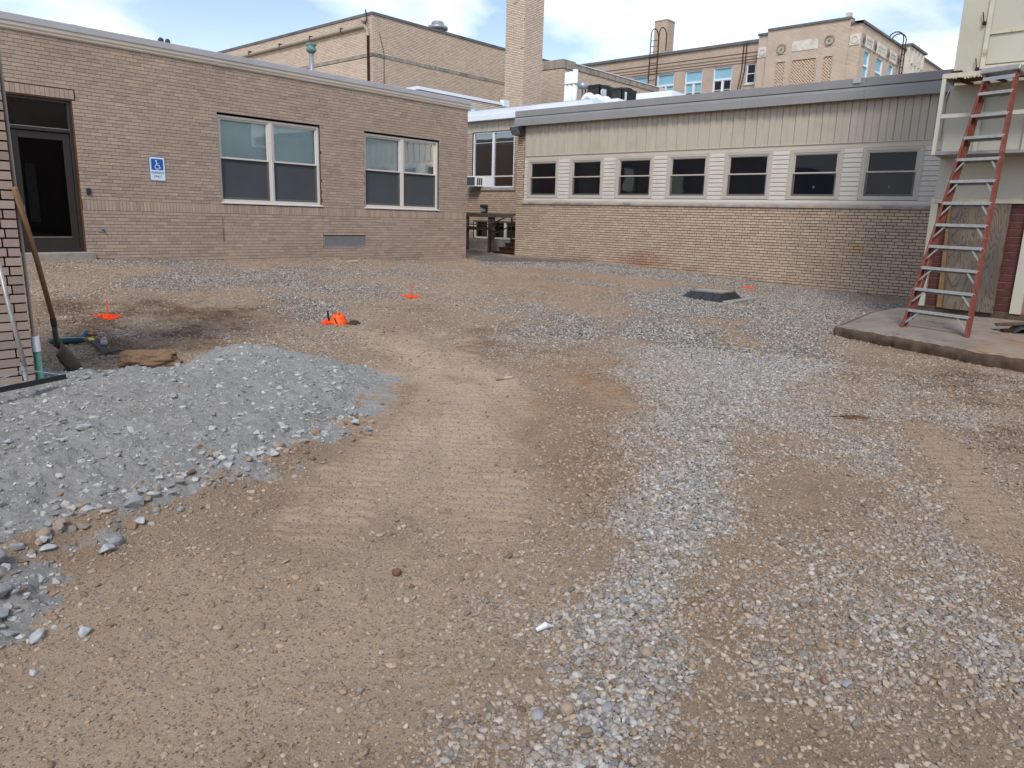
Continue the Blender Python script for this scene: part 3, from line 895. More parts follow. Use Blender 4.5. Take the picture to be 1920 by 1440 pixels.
def ground_mat():
    m = Mt('yard_ground', 0.95, 0.12)
    g, fi, dk, ru, ba = [m.attr(a) for a in ('gravel', 'fines', 'damp', 'rust', 'bare')]
    n1 = m.ramp(m.noise(1.1, 5, 0.6, dist=0.3), (0.32, 0.0), (0.68, 1.0))
    n2 = m.ramp(m.noise(6, 6, 0.65), (0.35, 0.0), (0.65, 1.0))
    dirt = m.mix(n1, lin(145, 120, 98), lin(174, 151, 128))
    dirt = m.mix(m.math('MULTIPLY', n2, 0.5), dirt, lin(178, 157, 136))
    dirt = m.mix(m.math('MULTIPLY', m.ramp(m.noise(0.6, 3), (0.45, 0.0), (0.7, 1.0)), 0.5), dirt, lin(160, 144, 128))
    dirt = m.mix(m.math('MULTIPLY', ba, 0.7), dirt, lin(200, 177, 153))
    rdg = m.attr('ridge')
    dirt = m.mix(m.math('MULTIPLY', rdg, 0.35), dirt, lin(190, 167, 143))
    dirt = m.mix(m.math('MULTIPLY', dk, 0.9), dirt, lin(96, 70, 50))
    dirt = m.mix(m.math('MULTIPLY', ru, 0.8), dirt, lin(154, 120, 90))
    pale = m.ramp(m.noise(3.2, 5, 0.7, dist=0.6), (0.62, 0.0), (0.72, 0.6))
    dirt = m.mix(pale, dirt, lin(200, 178, 156))
    # small pebbles pressed into the soil, too small to model
    vc = m.voro(70, 'Color'); s = m.n('ShaderNodeSeparateColor'); m.l(vc, s.inputs[0])
    pc = m.mix(s.outputs[0], lin(100, 88, 78), lin(164, 150, 138))
    pm = m.math('MULTIPLY', m.ramp(m.voro(70), (0.32, 1.0), (0.44, 0.0)), m.ramp(s.outputs[1], (0.45, 0.0), (0.5, 0.85)))
    dirt = m.mix(pm, dirt, pc)
    # bed of gravel under the loose stones
    vg = m.voro(42, 'Color'); sg = m.n('ShaderNodeSeparateColor'); m.l(vg, sg.inputs[0])
    gv = m.mix(sg.outputs[0], lin(92, 88, 84), lin(156, 155, 154))
    gv = m.mix(m.ramp(m.voro(42), (0.35, 0.0), (0.6, 0.8)), gv, lin(60, 54, 49))
    gm = m.ramp(m.math('ADD', g, m.math('MULTIPLY', m.math('SUBTRACT', m.noise(16, 4, 0.7), 0.5), 0.5)), (0.55, 0.0), (0.95, 0.95))
    col = m.mix(gm, dirt, gv)
    fn = m.ramp(m.noise(4.5, 5, 0.65), (0.3, 0.0), (0.7, 1.0))
    fc = m.mix(fn, lin(150, 148, 145), lin(170, 168, 165))
    fc = m.mix(m.math('MULTIPLY', m.ramp(m.noise(1.4, 4, 0.6, dist=0.5), (0.58, 0.0), (0.7, 1.0)), 0.35), fc, lin(142, 128, 112))
    spk = m.ramp(m.noise(240, 3, 0.7), (0.3, 0.82), (0.7, 1.14))
    fm = m.ramp(m.math('ADD', fi, m.math('MULTIPLY', m.math('SUBTRACT', m.noise(22, 4, 0.7), 0.5), 0.5)), (0.35, 0.0), (0.65, 1.0))
    col = m.mix(fm, col, fc)
    col = m.mix(1.0, col, spk, 'MULTIPLY')
    m.color(col)
    m.bump(m.noise(30, 7, 0.75), 1.0, 0.03)
    m.bump(m.math('SUBTRACT', 1.0, m.voro(70)), 0.25, 0.012)
    m.bump(m.noise(260, 3, 0.7), 0.5, 0.004)
    return m.m


build_ground()


def gz(x, y):
    return float(ground(np.array([x]), np.array([y]))[0])


# ------------------------------------------------------------------ gravel (uncountable): loose stones on the ground
def stone_mesh(kind, k, sub=2):
    r = random.Random(100 + k)
    bm = bmesh.new()
    if kind == 'pebble':
        bmesh.ops.create_icosphere(bm, subdivisions=sub, radius=0.5)
        ph = [r.uniform(0, 6.3) for _ in range(6)]
        sx, sy, sz = r.uniform(0.8, 1.15), r.uniform(0.6, 0.95), r.uniform(0.38, 0.62)
        for v in bm.verts:
            c = v.co
            d = 1 + 0.10 * math.sin(5 * c.x + ph[0]) + 0.09 * math.sin(6 * c.y + ph[1]) + 0.08 * math.sin(7 * c.z + ph[2]) + 0.05 * math.sin(11 * (c.x + c.y) + ph[3])
            v.co = Vector((c.x * sx * d, c.y * sy * d, c.z * sz * d))
        for f in bm.faces: f.smooth = True
    else:
        pts = []
        for i in range(r.randrange(11, 17)):
            v = Vector((r.gauss(0, 1), r.gauss(0, 1), r.gauss(0, 1))).normalized() * 0.5 * r.uniform(0.8, 1.1)
            pts.append(bm.verts.new((v.x * 1.15, v.y * 0.85, v.z * 0.62)))
        res = bmesh.ops.convex_hull(bm, input=pts)
        bmesh.ops.delete(bm, geom=[g for g in res['geom_interior'] if isinstance(g, bmesh.types.BMVert)], context='VERTS')
        bmesh.ops.bevel(bm, geom=list(bm.edges), offset=0.03, segments=1, affect='EDGES')
        for f in bm.faces: f.smooth = False
    me = bpy.data.meshes.new(kind)
    bm.to_mesh(me); bm.free()
    me.materials.append(MT['stone'])
    return me


def build_gravel():
    src = bpy.data.collections.new('stone_shapes')
    nA, nP = 8, 10
    for k in range(nA):
        src.objects.link(bpy.data.objects.new('angular_stone_%02d' % k, stone_mesh('angular', k)))
    for k in range(nP):
        src.objects.link(bpy.data.objects.new('pebble_%02d' % k, stone_mesh('pebble', k, 2)))
    PX, SC, IX, CO, EM = [], [], [], [], []

    def scatter(n, rmin, rmax, smin, smax, accept, kinds, cols, embed, power=1.0, half=R(41)):
        """n trial points, evenly spread over the sector (per area when power=2, nearer = denser when lower)"""
        u = rng.random(n)
        rr = (rmin ** power + u * (rmax ** power - rmin ** power)) ** (1 / power)
        aa = YAW + rng.uniform(-half, half, n)
        x, y = rr * np.cos(aa), rr * np.sin(aa)
        fl = fields(x, y)
        p = accept(x, y, fl)
        k = rng.random(n) < p
        k &= sdist(x, y, SLAB) < 0.0
        k &= ~((y > 15.22) & (x < 14.9)) & ~((x > 17.38) & (y < 15.65)) & (x < 18.3)
        k &= ~((x < 1.53) & (y > 6.0))
        k &= ~((np.abs(x - 13.0) < 0.42) & (np.abs(y - 6.55) < 0.5))
        x, y = x[k], y[k]; fl = [a[k] for a in fl]
        z = ground(x, y, fl=fl)
        m = len(x)
        s = smin * (smax / smin) ** (rng.random(m) ** 1.6)
        PX.append(np.stack([x, y, z + s * embed], 1))
        SC.append(s[:, None] * rng.uniform(0.85, 1.15, (m, 3)))
        IX.append(kinds[rng.integers(0, len(kinds), m)])
        c = (0.9 if kinds is not A else 0.88) * np.array([lin(*q) for q in cols])[rng.integers(0, len(cols), m)]
        # stones on damp or brown soil carry its dust
        d = np.clip(0.9 * (1 - fl[0]) + 0.5 * fl[2] + 0.6 * fl[5] - fl[1], 0, 0.85)[:, None] * (0.5 + 0.5 * rng.random((m, 1)))
        dcol = np.array(lin(158, 133, 108)) * (1 - 0.45 * fl[2][:, None])
        c = c * (1 - d) + dcol * d
        CO.append(c * rng.uniform(0.62, 1.22, (m, 1)))

    A = np.arange(0, nA); P_ = np.arange(nA, nA + nP); AP = np.concatenate([A, P_, P_])
    greys = [(172, 169, 164), (158, 155, 151), (184, 181, 176), (146, 146, 147), (166, 158, 148), (152, 142, 131), (176, 167, 154), (130, 128, 127), (168, 151, 132), (188, 185, 180)]
    browns = [(160, 142, 122), (144, 120, 98), (176, 164, 150), (150, 138, 126), (130, 110, 92), (182, 176, 168), (166, 150, 132), (156, 152, 148)]
    crush = [(172, 171, 169), (184, 183, 180), (160, 159, 157), (194, 193, 190), (172, 167, 160)]
    # the clean gravel, laid several stones deep
    scatter(330000, 0.8, 9.0, 0.014, 0.038, lambda x, y, f: np.clip(f[0] * 1.08, 0, 1) ** 2.2 * (1 - f[4]), AP, greys, 0.12, 1.75)
    scatter(150000, 9.0, 21.0, 0.024, 0.044, lambda x, y, f: np.clip(f[0], 0, 1) ** 2.4 * (1 - f[4]) * 0.9, AP, greys, 0.1, 1.5)
    # stones strewn on and pressed into the soil
    scatter(330000, 0.8, 8.0, 0.009, 0.030, lambda x, y, f: np.clip(f[0], 0, 0.75) * 1.1 * (1 - f[4]), AP, browns + greys, 0.0, 1.6)
    scatter(190000, 7.0, 20.0, 0.018, 0.038, lambda x, y, f: np.clip(f[0] + 0.1, 0, 0.85) * (1 - f[4]), AP, browns + greys, 0.0, 1.5)
    scatter(190000, 0.8, 4.5, 0.005, 0.013, lambda x, y, f: (0.12 + 0.7 * f[0]) * (1 - f[4]), AP, browns, 0.0, 1.7)
    scatter(3500, 1.2, 7.0, 0.032, 0.052, lambda x, y, f: (0.06 + 0.35 * f[0]) * (1 - f[4]), P_, browns + greys, 0.08, 1.8)
    # crushed stone heap
    scatter(60000, 2.5, 8.5, 0.008, 0.022, lambda x, y, f: f[4] * 0.6, A, crush, 0.02, 1.8)
    scatter(34000, 2.5, 8.5, 0.018, 0.058, lambda x, y, f: f[4] * 0.33, A, crush, 0.02, 1.8)
    # bigger broken pieces along the heap's near edge
    def near_edge(x, y, f):
        return np.exp(-(ldist(x, y, [(0.45, 3.0), (0.7, 3.45)] + [(a, b + 0.12) for a, b in BERM]) / 0.22) ** 2) * 0.5
    scatter(9000, 2.6, 6.0, 0.03, 0.075, near_edge, A, crush + browns[:2], 0.08, 1.8)
    V = np.concatenate(PX); Sc = np.concatenate(SC); I = np.concatenate(IX); C = np.concatenate(CO)
    n = len(V)
    rot = np.stack([rng.normal(0, 0.35, n), rng.normal(0, 0.35, n), rng.uniform(0, 6.283, n)], 1)
    me = bpy.data.meshes.new('gravel')
    me.vertices.add(n); me.vertices.foreach_set('co', V.astype(np.float32).ravel())
    for nm, ty, a in (('rot', 'FLOAT_VECTOR', rot), ('scl', 'FLOAT_VECTOR', Sc)):
        at = me.attributes.new(nm, ty, 'POINT'); at.data.foreach_set('vector', a.astype(np.float32).ravel())
    at = me.attributes.new('idx', 'INT', 'POINT'); at.data.foreach_set('value', I.astype(np.int32))
    at = me.attributes.new('col', 'FLOAT_COLOR', 'POINT')
    at.data.foreach_set('color', np.concatenate([np.clip(C, 0, 1), np.ones((n, 1))], 1).astype(np.float32).ravel())
    me.update()
    o = bpy.data.objects.new('gravel', me); COL.objects.link(o)
    tag(o, 'loose grey and brown gravel stones strewn over the whole yard', 'gravel')
    o['kind'] = 'stuff'
    ng = bpy.data.node_groups.new('scatter_stones', 'GeometryNodeTree')
    ng.interface.new_socket('Geometry', in_out='INPUT', socket_type='NodeSocketGeometry')
    ng.interface.new_socket('Geometry', in_out='OUTPUT', socket_type='NodeSocketGeometry')
    gi = ng.nodes.new('NodeGroupInput'); go = ng.nodes.new('NodeGroupOutput')
    ci = ng.nodes.new('GeometryNodeCollectionInfo'); ci.inputs['Collection'].default_value = src
    ci.inputs['Separate Children'].default_value = True; ci.inputs['Reset Children'].default_value = True
    ip = ng.nodes.new('GeometryNodeInstanceOnPoints'); ip.inputs['Pick Instance'].default_value = True
    L = ng.links.new
    L(gi.outputs[0], ip.inputs['Points']); L(ci.outputs[0], ip.inputs['Instance'])

    def na(nm, ty):
        q = ng.nodes.new('GeometryNodeInputNamedAttribute'); q.data_type = ty; q.inputs[0].default_value = nm
        return q.outputs[0]
    L(na('idx', 'INT'), ip.inputs['Instance Index'])
    e2r = ng.nodes.new('FunctionNodeEulerToRotation'); L(na('rot', 'FLOAT_VECTOR'), e2r.inputs[0]); L(e2r.outputs[0], ip.inputs['Rotation'])
    L(na('scl', 'FLOAT_VECTOR'), ip.inputs['Scale'])
    L(ip.outputs[0], go.inputs[0])
    md = o.modifiers.new('scatter', 'NODES'); md.node_group = ng
    print('gravel stones', n)


build_gravel()


# ------------------------------------------------------------------ left-hand classroom building
LY = 15.25
FL = Fr((0, LY, 0), (1, 0, 0), (0, -1, 0))
bl = thing('brick_building', 'low taupe brick school wing with two double windows and a dark entrance door', 'building', (9, LY, 0.4))
D_ = (3.86, 4.94, 0.70, 3.417)
W1 = (7.64, 10.10, 1.70, 3.53)
W2 = (11.35, 13.80, 1.70, 3.53)
VT = (10.13, 11.35, 0.764, 1.015)
holes = [D_, W1, W2, VT]
core(FL, -9.0, 14.855, -0.2, 4.43, holes, bl, 'mortar_left', 0.28)
bond3 = (0.0, 0.34, 0.66, 0.33, 0.0, 0.62, 0.3)
bricks(FL, -2.0, 14.86, 1.684, 4.424, 0.0637, 0.2, holes + [(3.8, 5.0, 3.4, 3.585)], bl, 'brick_left', depth=0.009, joint=0.0075, vjoint=0.005, bond=bond3, singles=300, seed=3)
lo = MB()
_r = random.Random(5)
n_lo = bricks(FL, 1.0, 14.86, 0.282, 1.492, 0.0637, 0.2, holes, bl, 'brick_left', depth=0.009, joint=0.0075, vjoint=0.005, bond=bond3, singles=0, seed=4)
# soldier course under the sills and over the door
def soldiers(F, u0, u1, z0, z1, parent, mat, w=0.0637, holes=(), n=170, depth=0.014, seed=2, name='soldier_brick'):
    rg = random.Random(seed)
    k = int(round((u1 - u0) / w)); w = (u1 - u0) / k
    rest = MB()
    cache = {}
    for i in range(k):
        a = u0 + i * w
        if any(h[0] < a + w / 2 < h[1] for h in holes): continue
        t = rg.randrange(9) / 8
        if t not in cache:
            m = MB(); m.box(WORLD, -w / 2 + 0.003, w / 2 - 0.003, -0.03, 0, 0.003, z1 - z0 - 0.003, t)
            me = bpy.data.meshes.new(name); me.from_pydata(np.concatenate(m.v).tolist(), [], m.f)
            at = me.attributes.new('tint', 'FLOAT', 'POINT'); at.data.foreach_set('value', np.full(8, t, np.float32))
            me.materials.append(MT[mat]); me.update(); cache[t] = me
        o = link(name, cache[t], F.p(a + w / 2, depth + rg.uniform(-0.002, 0.002), z0), parent)
        o.rotation_euler = (0, 0, math.atan2(F.u[1], F.u[0]))
soldiers(FL, 4.95, 14.84, 1.492, 1.684, bl, 'brick_left', holes=[])
soldiers(FL, 3.84, 4.98, 3.425, 3.582, bl, 'brick_left', depth=0.008, seed=9, w=0.075)
# roof edge
m = MB(); m.profile(FL, [(0.0, 4.424), (0.03, 4.424), (0.045, 4.45), (0.045, 4.47), (0.06, 4.50), (0.06, 4.57), (0.0, 4.57)], 0.5, 14.90); m.build('fascia_board', 'trim_beige', bl)
edges = [0.5, 5.05, 8.6, 11.9, 14.92]
for i, (a, b) in enumerate(zip(edges[:-1], edges[1:])):
    m = MB(); m.profile(FL, [(-0.3, 4.60), (-0.3, 4.665), (0.06, 4.68), (0.075, 4.672), (0.075, 4.565), (0.055, 4.565)], a + 0.003, b - 0.003); m.build('roof_edge_flashing', 'flash_lilac', bl)
m = MB(); m.box(FL, 5.02, 5.12, 0.0, 0.078, 4.562, 4.682); m.build('flashing_joint_cover', 'flash_lilac', bl)
m = MB(); m.box(FL, 0.5, 14.86, -12.0, -0.29, 4.35, 4.60); m.build('roof', 'roof_white', bl)
m = MB(); m.box(Fr((14.86, LY, 0), (0, 1, 0), (1, 0, 0)), 0, 12, -0.28, -0.004, -0.2, 4.43); m.build('side_wall', 'brick_left', bl)
# movement joints
for (u, z0, z1) in ((10.115, 3.53, 4.42), (10.115, 0.30, 1.49), (7.64, 0.35, 1.49), (14.0, 3.75, 4.3)):
    m = MB(); m.box(FL, u - 0.005, u + 0.005, -0.01, 0.0085, z0, z1); m.build('movement_joint', 'bronze_edge', bl)
# foundation lip and dark strip at the ground
m = MB(); m.box(FL, 4.95, 14.87, -0.02, 0.03, -0.2, 0.40); m.build('foundation', 'brick_left', bl)


def dh_window(F, u0, u1, z0, z1, parent, fm='frame_white', shade=True, n0=-0.11, double=True):
    """one opening with two double-hung units side by side"""
    zr = z0 + (z1 - z0) * 0.505
    m = frame_mb(F, u0 + 0.01, u1 - 0.01, z0 + 0.045, z1 - 0.04, 0.045, n0, n0 + 0.075)
    mid = (u0 + u1) / 2
    m.box(F, mid - 0.05, mid + 0.05, n0, n0 + 0.070, z0 + 0.09, z1 - 0.085)
    m.box(F, mid - 0.012, mid + 0.012, n0, n0 + 0.082, z0 + 0.09, z1 - 0.085)
    w = m.build('window', fm, parent, bevel=0.003)
    m = MB(); m.profile(F, [(n0, z0 + 0.045), (n0, z0 - 0.0), (0.035, z0 + 0.0), (0.035, z0 + 0.02), (n0 + 0.08, z0 + 0.044)], u0 - 0.01, u1 + 0.03); m.build('sill', fm, w)
    for a, b in ((u0 + 0.055, mid - 0.05), (mid + 0.05, u1 - 0.055)):
        m = frame_mb(F, a, b, zr, z1 - 0.085, 0.038, n0 + 0.015, n0 + 0.05, wb=0.035); m.build('sash', fm, w, bevel=0.002)
        m = frame_mb(F, a, b, z0 + 0.09, zr - 0.002, 0.05, n0 + 0.0, n0 + 0.028, wb=0.05, wt=0.012); m.build('sash', 'frame_dark', w)
        m = MB(); m.box(F, a + 0.03, b - 0.03, n0 + 0.02, n0 + 0.024, zr + 0.03, z1 - 0.12); m.build('pane', 'glass', w)
        m = MB(); m.box(F, a + 0.03, b - 0.03, n0 + 0.004, n0 + 0.008, z0 + 0.12, zr - 0.01); m.build('insect_screen', 'screen', w)
        # shade hangs a little behind the glass, in soft folds
        k = 26; vs = []; fc = []
        for i in range(k + 1):
            u = a + (b - a) * i / k; d = n0 - 0.035 + (0.005 if u0 > 11 else 0.0) * math.sin(i * 1.9)
            vs += [tuple(F.p(u, d, zr - 0.25)), tuple(F.p(u, d, z1 - 0.09))]
        fc = [(2 * i, 2 * i + 2, 2 * i + 3, 2 * i + 1) for i in range(k)]
        m = MB(); m.add(vs, fc); m.build('blind', 'shade', w)
    m = MB(); m.box(F, u0 - .6, u1 + .3, n0 - 0.9, n0 - 0.6, z0 - .5, z1 + .7); m.build('dark_room', 'room', w)
    return w


for wn in (W1, W2):
    dh_window(FL, *wn, bl)
# vent
m = frame_mb(FL, VT[0] + .002, VT[1] - .002, VT[2] + .002, VT[3] - .002, 0.022, -0.03, 0.014); v_ = m.build('wall_vent', 'galv', bl)
m = MB()
k = 58
for i in range(k):
    u = VT[0] + 0.03 + (VT[1] - VT[0] - 0.06) * i / k
    m.box(FL, u, u + 0.012, -0.03, 0.006, VT[2] + 0.024, VT[3] - 0.024)
m.build('louver', 'galv', v_)
m = MB(); m.box(FL, VT[0], VT[1], -0.08, -0.05, VT[2], VT[3]); m.build('vent_backing', 'screen', v_)

# entrance door
dn = -0.10
m = frame_mb(FL, 3.875, 4.925, 0.735, 3.40, 0.055, dn - 0.05, dn + 0.06)
m.box(FL, 3.93, 4.87, dn - 0.05, dn + 0.058, 2.84, 2.90)
dr = m.build('door_frame', 'bronze', bl, bevel=0.004)
m = MB(); m.box(FL, 4.925, 4.94, dn, 0.002, 0.735, 3.415); m.box(FL, 3.86, 4.94, dn, 0.002, 3.40, 3.415); m.build('brown_sealant', 'bronze_edge', dr)
m = MB(); m.box(FL, 3.93, 4.87, dn - 0.01, dn, 2.90, 3.345); m.build('transom_pane', 'glass', dr)
m = MB(); m.box(FL, 3.925, 4.875, dn + 0.058, dn + 0.064, 2.895, 2.905); m.build('transom_bead', 'alu', dr)
m = frame_mb(FL, 3.935, 4.865, 0.75, 2.825, 0.115, dn - 0.03, dn + 0.03, wb=0.25, wt=0.12)
leaf = m.build('door', 'bronze', bl, bevel=0.004)
m = MB(); m.box(FL, 4.05, 4.75, dn - 0.005, dn + 0.001, 1.0, 2.705); m.build('pane', 'glass_dark', leaf)
m = MB(); m.box(FL, 4.05, 4.74, dn + 0.028, dn + 0.036, 0.992, 1.004); m.build('bottom_bead', 'alu', leaf)
m = MB(); m.tube([tuple(FL.p(4.0, dn + .03, 1.82)), tuple(FL.p(4.0, dn + .09, 1.82)), tuple(FL.p(4.0, dn + .09, 1.50)), tuple(FL.p(4.0, dn + .03, 1.50))], 0.012, 10); m.build('pull_handle', 'black_metal', leaf)
m = MB(); m.box(FL, 3.96, 4.03, dn + .028, dn + .05, 1.40, 1.56); m.build('lock', 'alu', leaf)
for z in (0.95, 2.6): m = MB(); m.box(FL, 4.862, 4.876, dn + .028, dn + .062, z, z + 0.11); m.build('hinge', 'black_metal', leaf)
m = MB(); m.box(FL, 2.5, 7.4, -1.3, -0.9, 0.3, 4.4); m.build('dark_lobby', 'room', dr)
m = MB(); m.box(FL, 4.28, 4.44, -0.72, -0.70, 1.25, 2.3); m.build('far_lobby_window', 'frame_dark', dr)
m = MB(); m.box(FL, 3.0, 5.05, -0.25, 0.17, 0.3, 0.728); m.build('threshold', 'concrete', bl, bevel=0.012)

# things fixed to the left wall
m = MB(); m.box(FL, 5.03, 5.10, 0.008, 0.04, 1.775, 1.892); tag(m.build('door_reader', 'black_metal', bevel=0.006), 'small black card reader box on the brick beside the entrance door', 'card reader')
b = thing('wall_faucet', 'small grey hose bib plate low on the taupe wall right of the door', 'faucet', FL.p(5.23, 0.01, 1.12))
m = MB(); m.box(FL, 5.168, 5.293, 0.006, 0.022, 1.095, 1.163); m.build('plate', 'galv', b)
m = MB(); m.tube([tuple(FL.p(5.25, .02, 1.135)), tuple(FL.p(5.25, .08, 1.13)), tuple(FL.p(5.25, .09, 1.10))], 0.013, 8); m.build('spout', 'black_metal', b)
for i, (u, r_) in enumerate(((6.66, .05), (6.79, .045))):
    p = FL.p(u, -0.12, 4.68)
    m = MB(); m.lathe(p, [(r_ * .6, 0), (r_, .03), (r_ * 1.1, .07), (r_ * .5, .105)], 9)
    tag(m.build('roof_clump', 'black_metal', smooth=True), ('dark round clump on the roof edge above the wheelchair sign, the left of the pair', 'dark round clump on the roof edge, the right one of the pair')[i], 'clump')


def text_mesh(s, size, depth, F, u, n, z, parent, mat, name='lettering'):
    c = bpy.data.curves.new('txt', 'FONT'); c.body = s; c.size = size; c.align_x = 'CENTER'; c.extrude = depth; c.offset = 0.0011
    o = bpy.data.objects.new('txt', c); COL.objects.link(o)
    dg = bpy.context.evaluated_depsgraph_get(); dg.update()
    me = bpy.data.meshes.new_from_object(o.evaluated_get(dg))
    bpy.data.objects.remove(o)
    me.name = name; me.materials.clear(); me.materials.append(MT[mat])
    q = link(name, me, F.p(u, n, z), parent)
    q.rotation_euler = (R(90), 0, math.atan2(F.u[1], F.u[0]))
    return q


def disc(F, u, z, r0, r1, n0, n1, a0=0.0, a1=2 * math.pi, k=28, mb=None):
    m = mb or MB()
    vs, fc = [], []
    for i in range(k + 1):
        a = a0 + (a1 - a0) * i / k
        for r, n in ((r0, n0), (r1, n0), (r1, n1), (r0, n1)):
            vs.append(tuple(F.p(u + r * math.cos(a), n, z + r * math.sin(a))))
    for i in range(k):
        for j in range(4):
            fc.append((i * 4 + j, i * 4 + (j + 1) % 4, i * 4 + 4 + (j + 1) % 4, i * 4 + 4 + j))
    return m.add(vs, fc)


def rrect(u0, u1, z0, z1, r, k=5):
    pts = []
    for (cu, cz, a0) in ((u1 - r, z1 - r, 0), (u0 + r, z1 - r, 90), (u0 + r, z0 + r, 180), (u1 - r, z0 + r, 270)):
        for i in range(k + 1):
            a = R(a0 + 90 * i / k); pts.append((cu + r * math.cos(a), cz + r * math.sin(a)))
    return pts


sg = thing('parking_sign', 'blue and white wheelchair sign reading parking only, screwed to the brick wall', 'sign', FL.p(6.352, 0.02, 2.09))
m = MB(); m.prism(FL, rrect(6.20, 6.505, 2.09, 2.545, 0.03), 0.012, 0.016); m.build('border', 'sign_blue', sg)
m = MB(); m.prism(FL, rrect(6.209, 6.496, 2.099, 2.536, 0.024), 0.0155, 0.0172); m.build('plate', 'sign_white', sg)
m = MB(); m.prism(FL, rrect(6.238, 6.468, 2.295, 2.505, 0.016), 0.0171, 0.0182); m.build('symbol_field', 'sign_blue', sg)
m = MB()
disc(FL, 6.352, 2.355, 0.036, 0.049, 0.018, 0.0195, R(120), R(352), mb=m)
disc(FL, 6.336, 2.468, 0.0, 0.0165, 0.018, 0.0195, mb=m)
for a, b in (((6.338, 2.455), (6.343, 2.39)), ((6.341, 2.418), (6.382, 2.418)), ((6.343, 2.386), (6.391, 2.386)), ((6.388, 2.388), (6.406, 2.335)), ((6.402, 2.334), (6.424, 2.342))):
    pa, pb = FL.p(a[0], 0.0188, a[1]), FL.p(b[0], 0.0188, b[1])
    m.bar(pa, pb, 0.0135, 0.0015, upv=(0, -1, 0))
m.build('wheelchair_symbol', 'sign_white', sg)
text_mesh('PARKING', 0.058, 0.0006, FL, 6.352, 0.018, 2.225, sg, 'sign_blue')
text_mesh('ONLY', 0.058, 0.0006, FL, 6.352, 0.018, 2.155, sg, 'sign_blue')
for z in (2.52, 2.115):
    m = MB(); m.prism(FL, [(6.352 + .006 * math.cos(a * .785), z + .006 * math.sin(a * .785)) for a in range(8)], 0.017, 0.021); m.build('screw', 'galv', sg)

# ------------------------------------------------------------------ right-hand classroom building
RX = 17.4
FR = Fr((RX, 0, 0), (0, -1, 0), (-1, 0, 0))       # u = -y
br = thing('brick_building', 'long low buff brick classroom wing with a row of seven windows and grey roof edge', 'building', (RX, 9, 0.3))
yl, yr = 15.64, 0.6
core(FR, -yl, -yr, -0.2, 2.0, [], br, 'mortar_right', 0.3)
m = MB(); m.box(FR, -yl, -15.345, -0.3, 0.0, 2.0, 4.3); m.build('corner_pier', 'mortar_right', br)
bond_r = (0.0, 0.36, 0.68, 0.33)
bricks(FR, -yl, -2.2, -0.03, 1.99, 0.0672, 0.205, [], br, 'brick_right', depth=0.014, joint=0.014, vjoint=0.012, bond=bond_r, singles=300, seed=21)
bricks(FR, -yl, -15.345, 1.995, 4.26, 0.0672, 0.205, [], br, 'brick_right', depth=0.014, joint=0.014, vjoint=0.012, bond=bond_r, singles=0, seed=22)
m = MB(); m.box(Fr((RX, yl, 0), (1, 0, 0), (0, 1, 0)), 0.0, 0.9, -0.3, 0.0, -0.2, 4.6); m.build('end_wall', 'mortar_right', br)
# backing behind windows and panels
m = MB(); m.box(FR, -15.34, -yr, -0.35, -0.06, 2.0, 4.65); m.build('frame_wall', 'siding', br)
sx = [-15.40, -14.05, -12.85, -11.6, -10.3, -9.0, -7.65, -6.3, -4.95, -3.6, -2.2]
for a, b in zip(sx[:-1], sx[1:]):
    m = MB(); m.profile(FR, [(-0.05, 1.995), (0.05, 1.995), (0.052, 2.045), (0.03, 2.075), (-0.05, 2.078)], a + 0.002, b - 0.002)
    m.build('sill_stone', 'sill_stone', br, bevel=0.004)
m = MB(); m.profile(FR, [(-0.06, 2.078), (0.012, 2.078), (0.016, 2.12), (0.004, 2.175), (-0.06, 2.175)], -15.34, -2.2); m.build('lower_trim', 'siding', br)
m = MB(); m.box(FR, -15.34, -2.2, -0.06, 0.004, 3.29, 3.405); m.build('head_trim', 'trim_beige', br)
cen = [14.60 - 1.612 * i for i in range(7)]
wr = []
for i, c in enumerate(cen):
    u0, u1 = -c - 0.60, -c + 0.60
    wr.append((u0, u1))
    z0, z1 = 2.185, 3.285
    m = frame_mb(FR, u0, u1, z0, z1, 0.075, -0.055, 0.016, wb=0.055, wt=0.06)
    w = m.build('window', 'frame_taupe', br, bevel=0.006)
    m = frame_mb(FR, u0 + .075, u1 - .075, z0 + .055, z1 - .06, 0.028, -0.055, 0.004); m.build('inner_frame', 'frame_taupe', w)
    zr = 2.765
    m = frame_mb(FR, u0 + .103, u1 - .103, zr, z1 - .088, 0.03, -0.052, -0.012, wb=0.032, wt=0.02); m.build('sash', 'frame_taupe', w)
    m = frame_mb(FR, u0 + .103, u1 - .103, z0 + .083, zr - .001, 0.045, -0.056, -0.036, wb=0.045, wt=0.01); m.build('sash', 'frame_dark', w)
    m = MB(); m.box(FR, u0 + .13, u1 - .13, -0.046, -0.042, zr + .03, z1 - .10); m.build('pane', 'glass_dark', w)
    m = MB(); m.box(FR, u0 + .14, u1 - .14, -0.053, -0.050, z0 + .12, zr - .01); m.build('pane', 'glass_dark', w)
    m = MB(); m.box(FR, u0 + .104, u1 - .104, -0.0599, -0.0585, z0 + .083, z1 - .085); m.build('insect_screen', 'screen_dark', w)
    if i in (5, 6):
        m = MB(); m.box(FR, (u0 + u1) / 2 - .02, (u0 + u1) / 2 + .02, -0.0495, -0.0485, 2.44, 2.5); m.build('sticker', 'frame_dark', w)
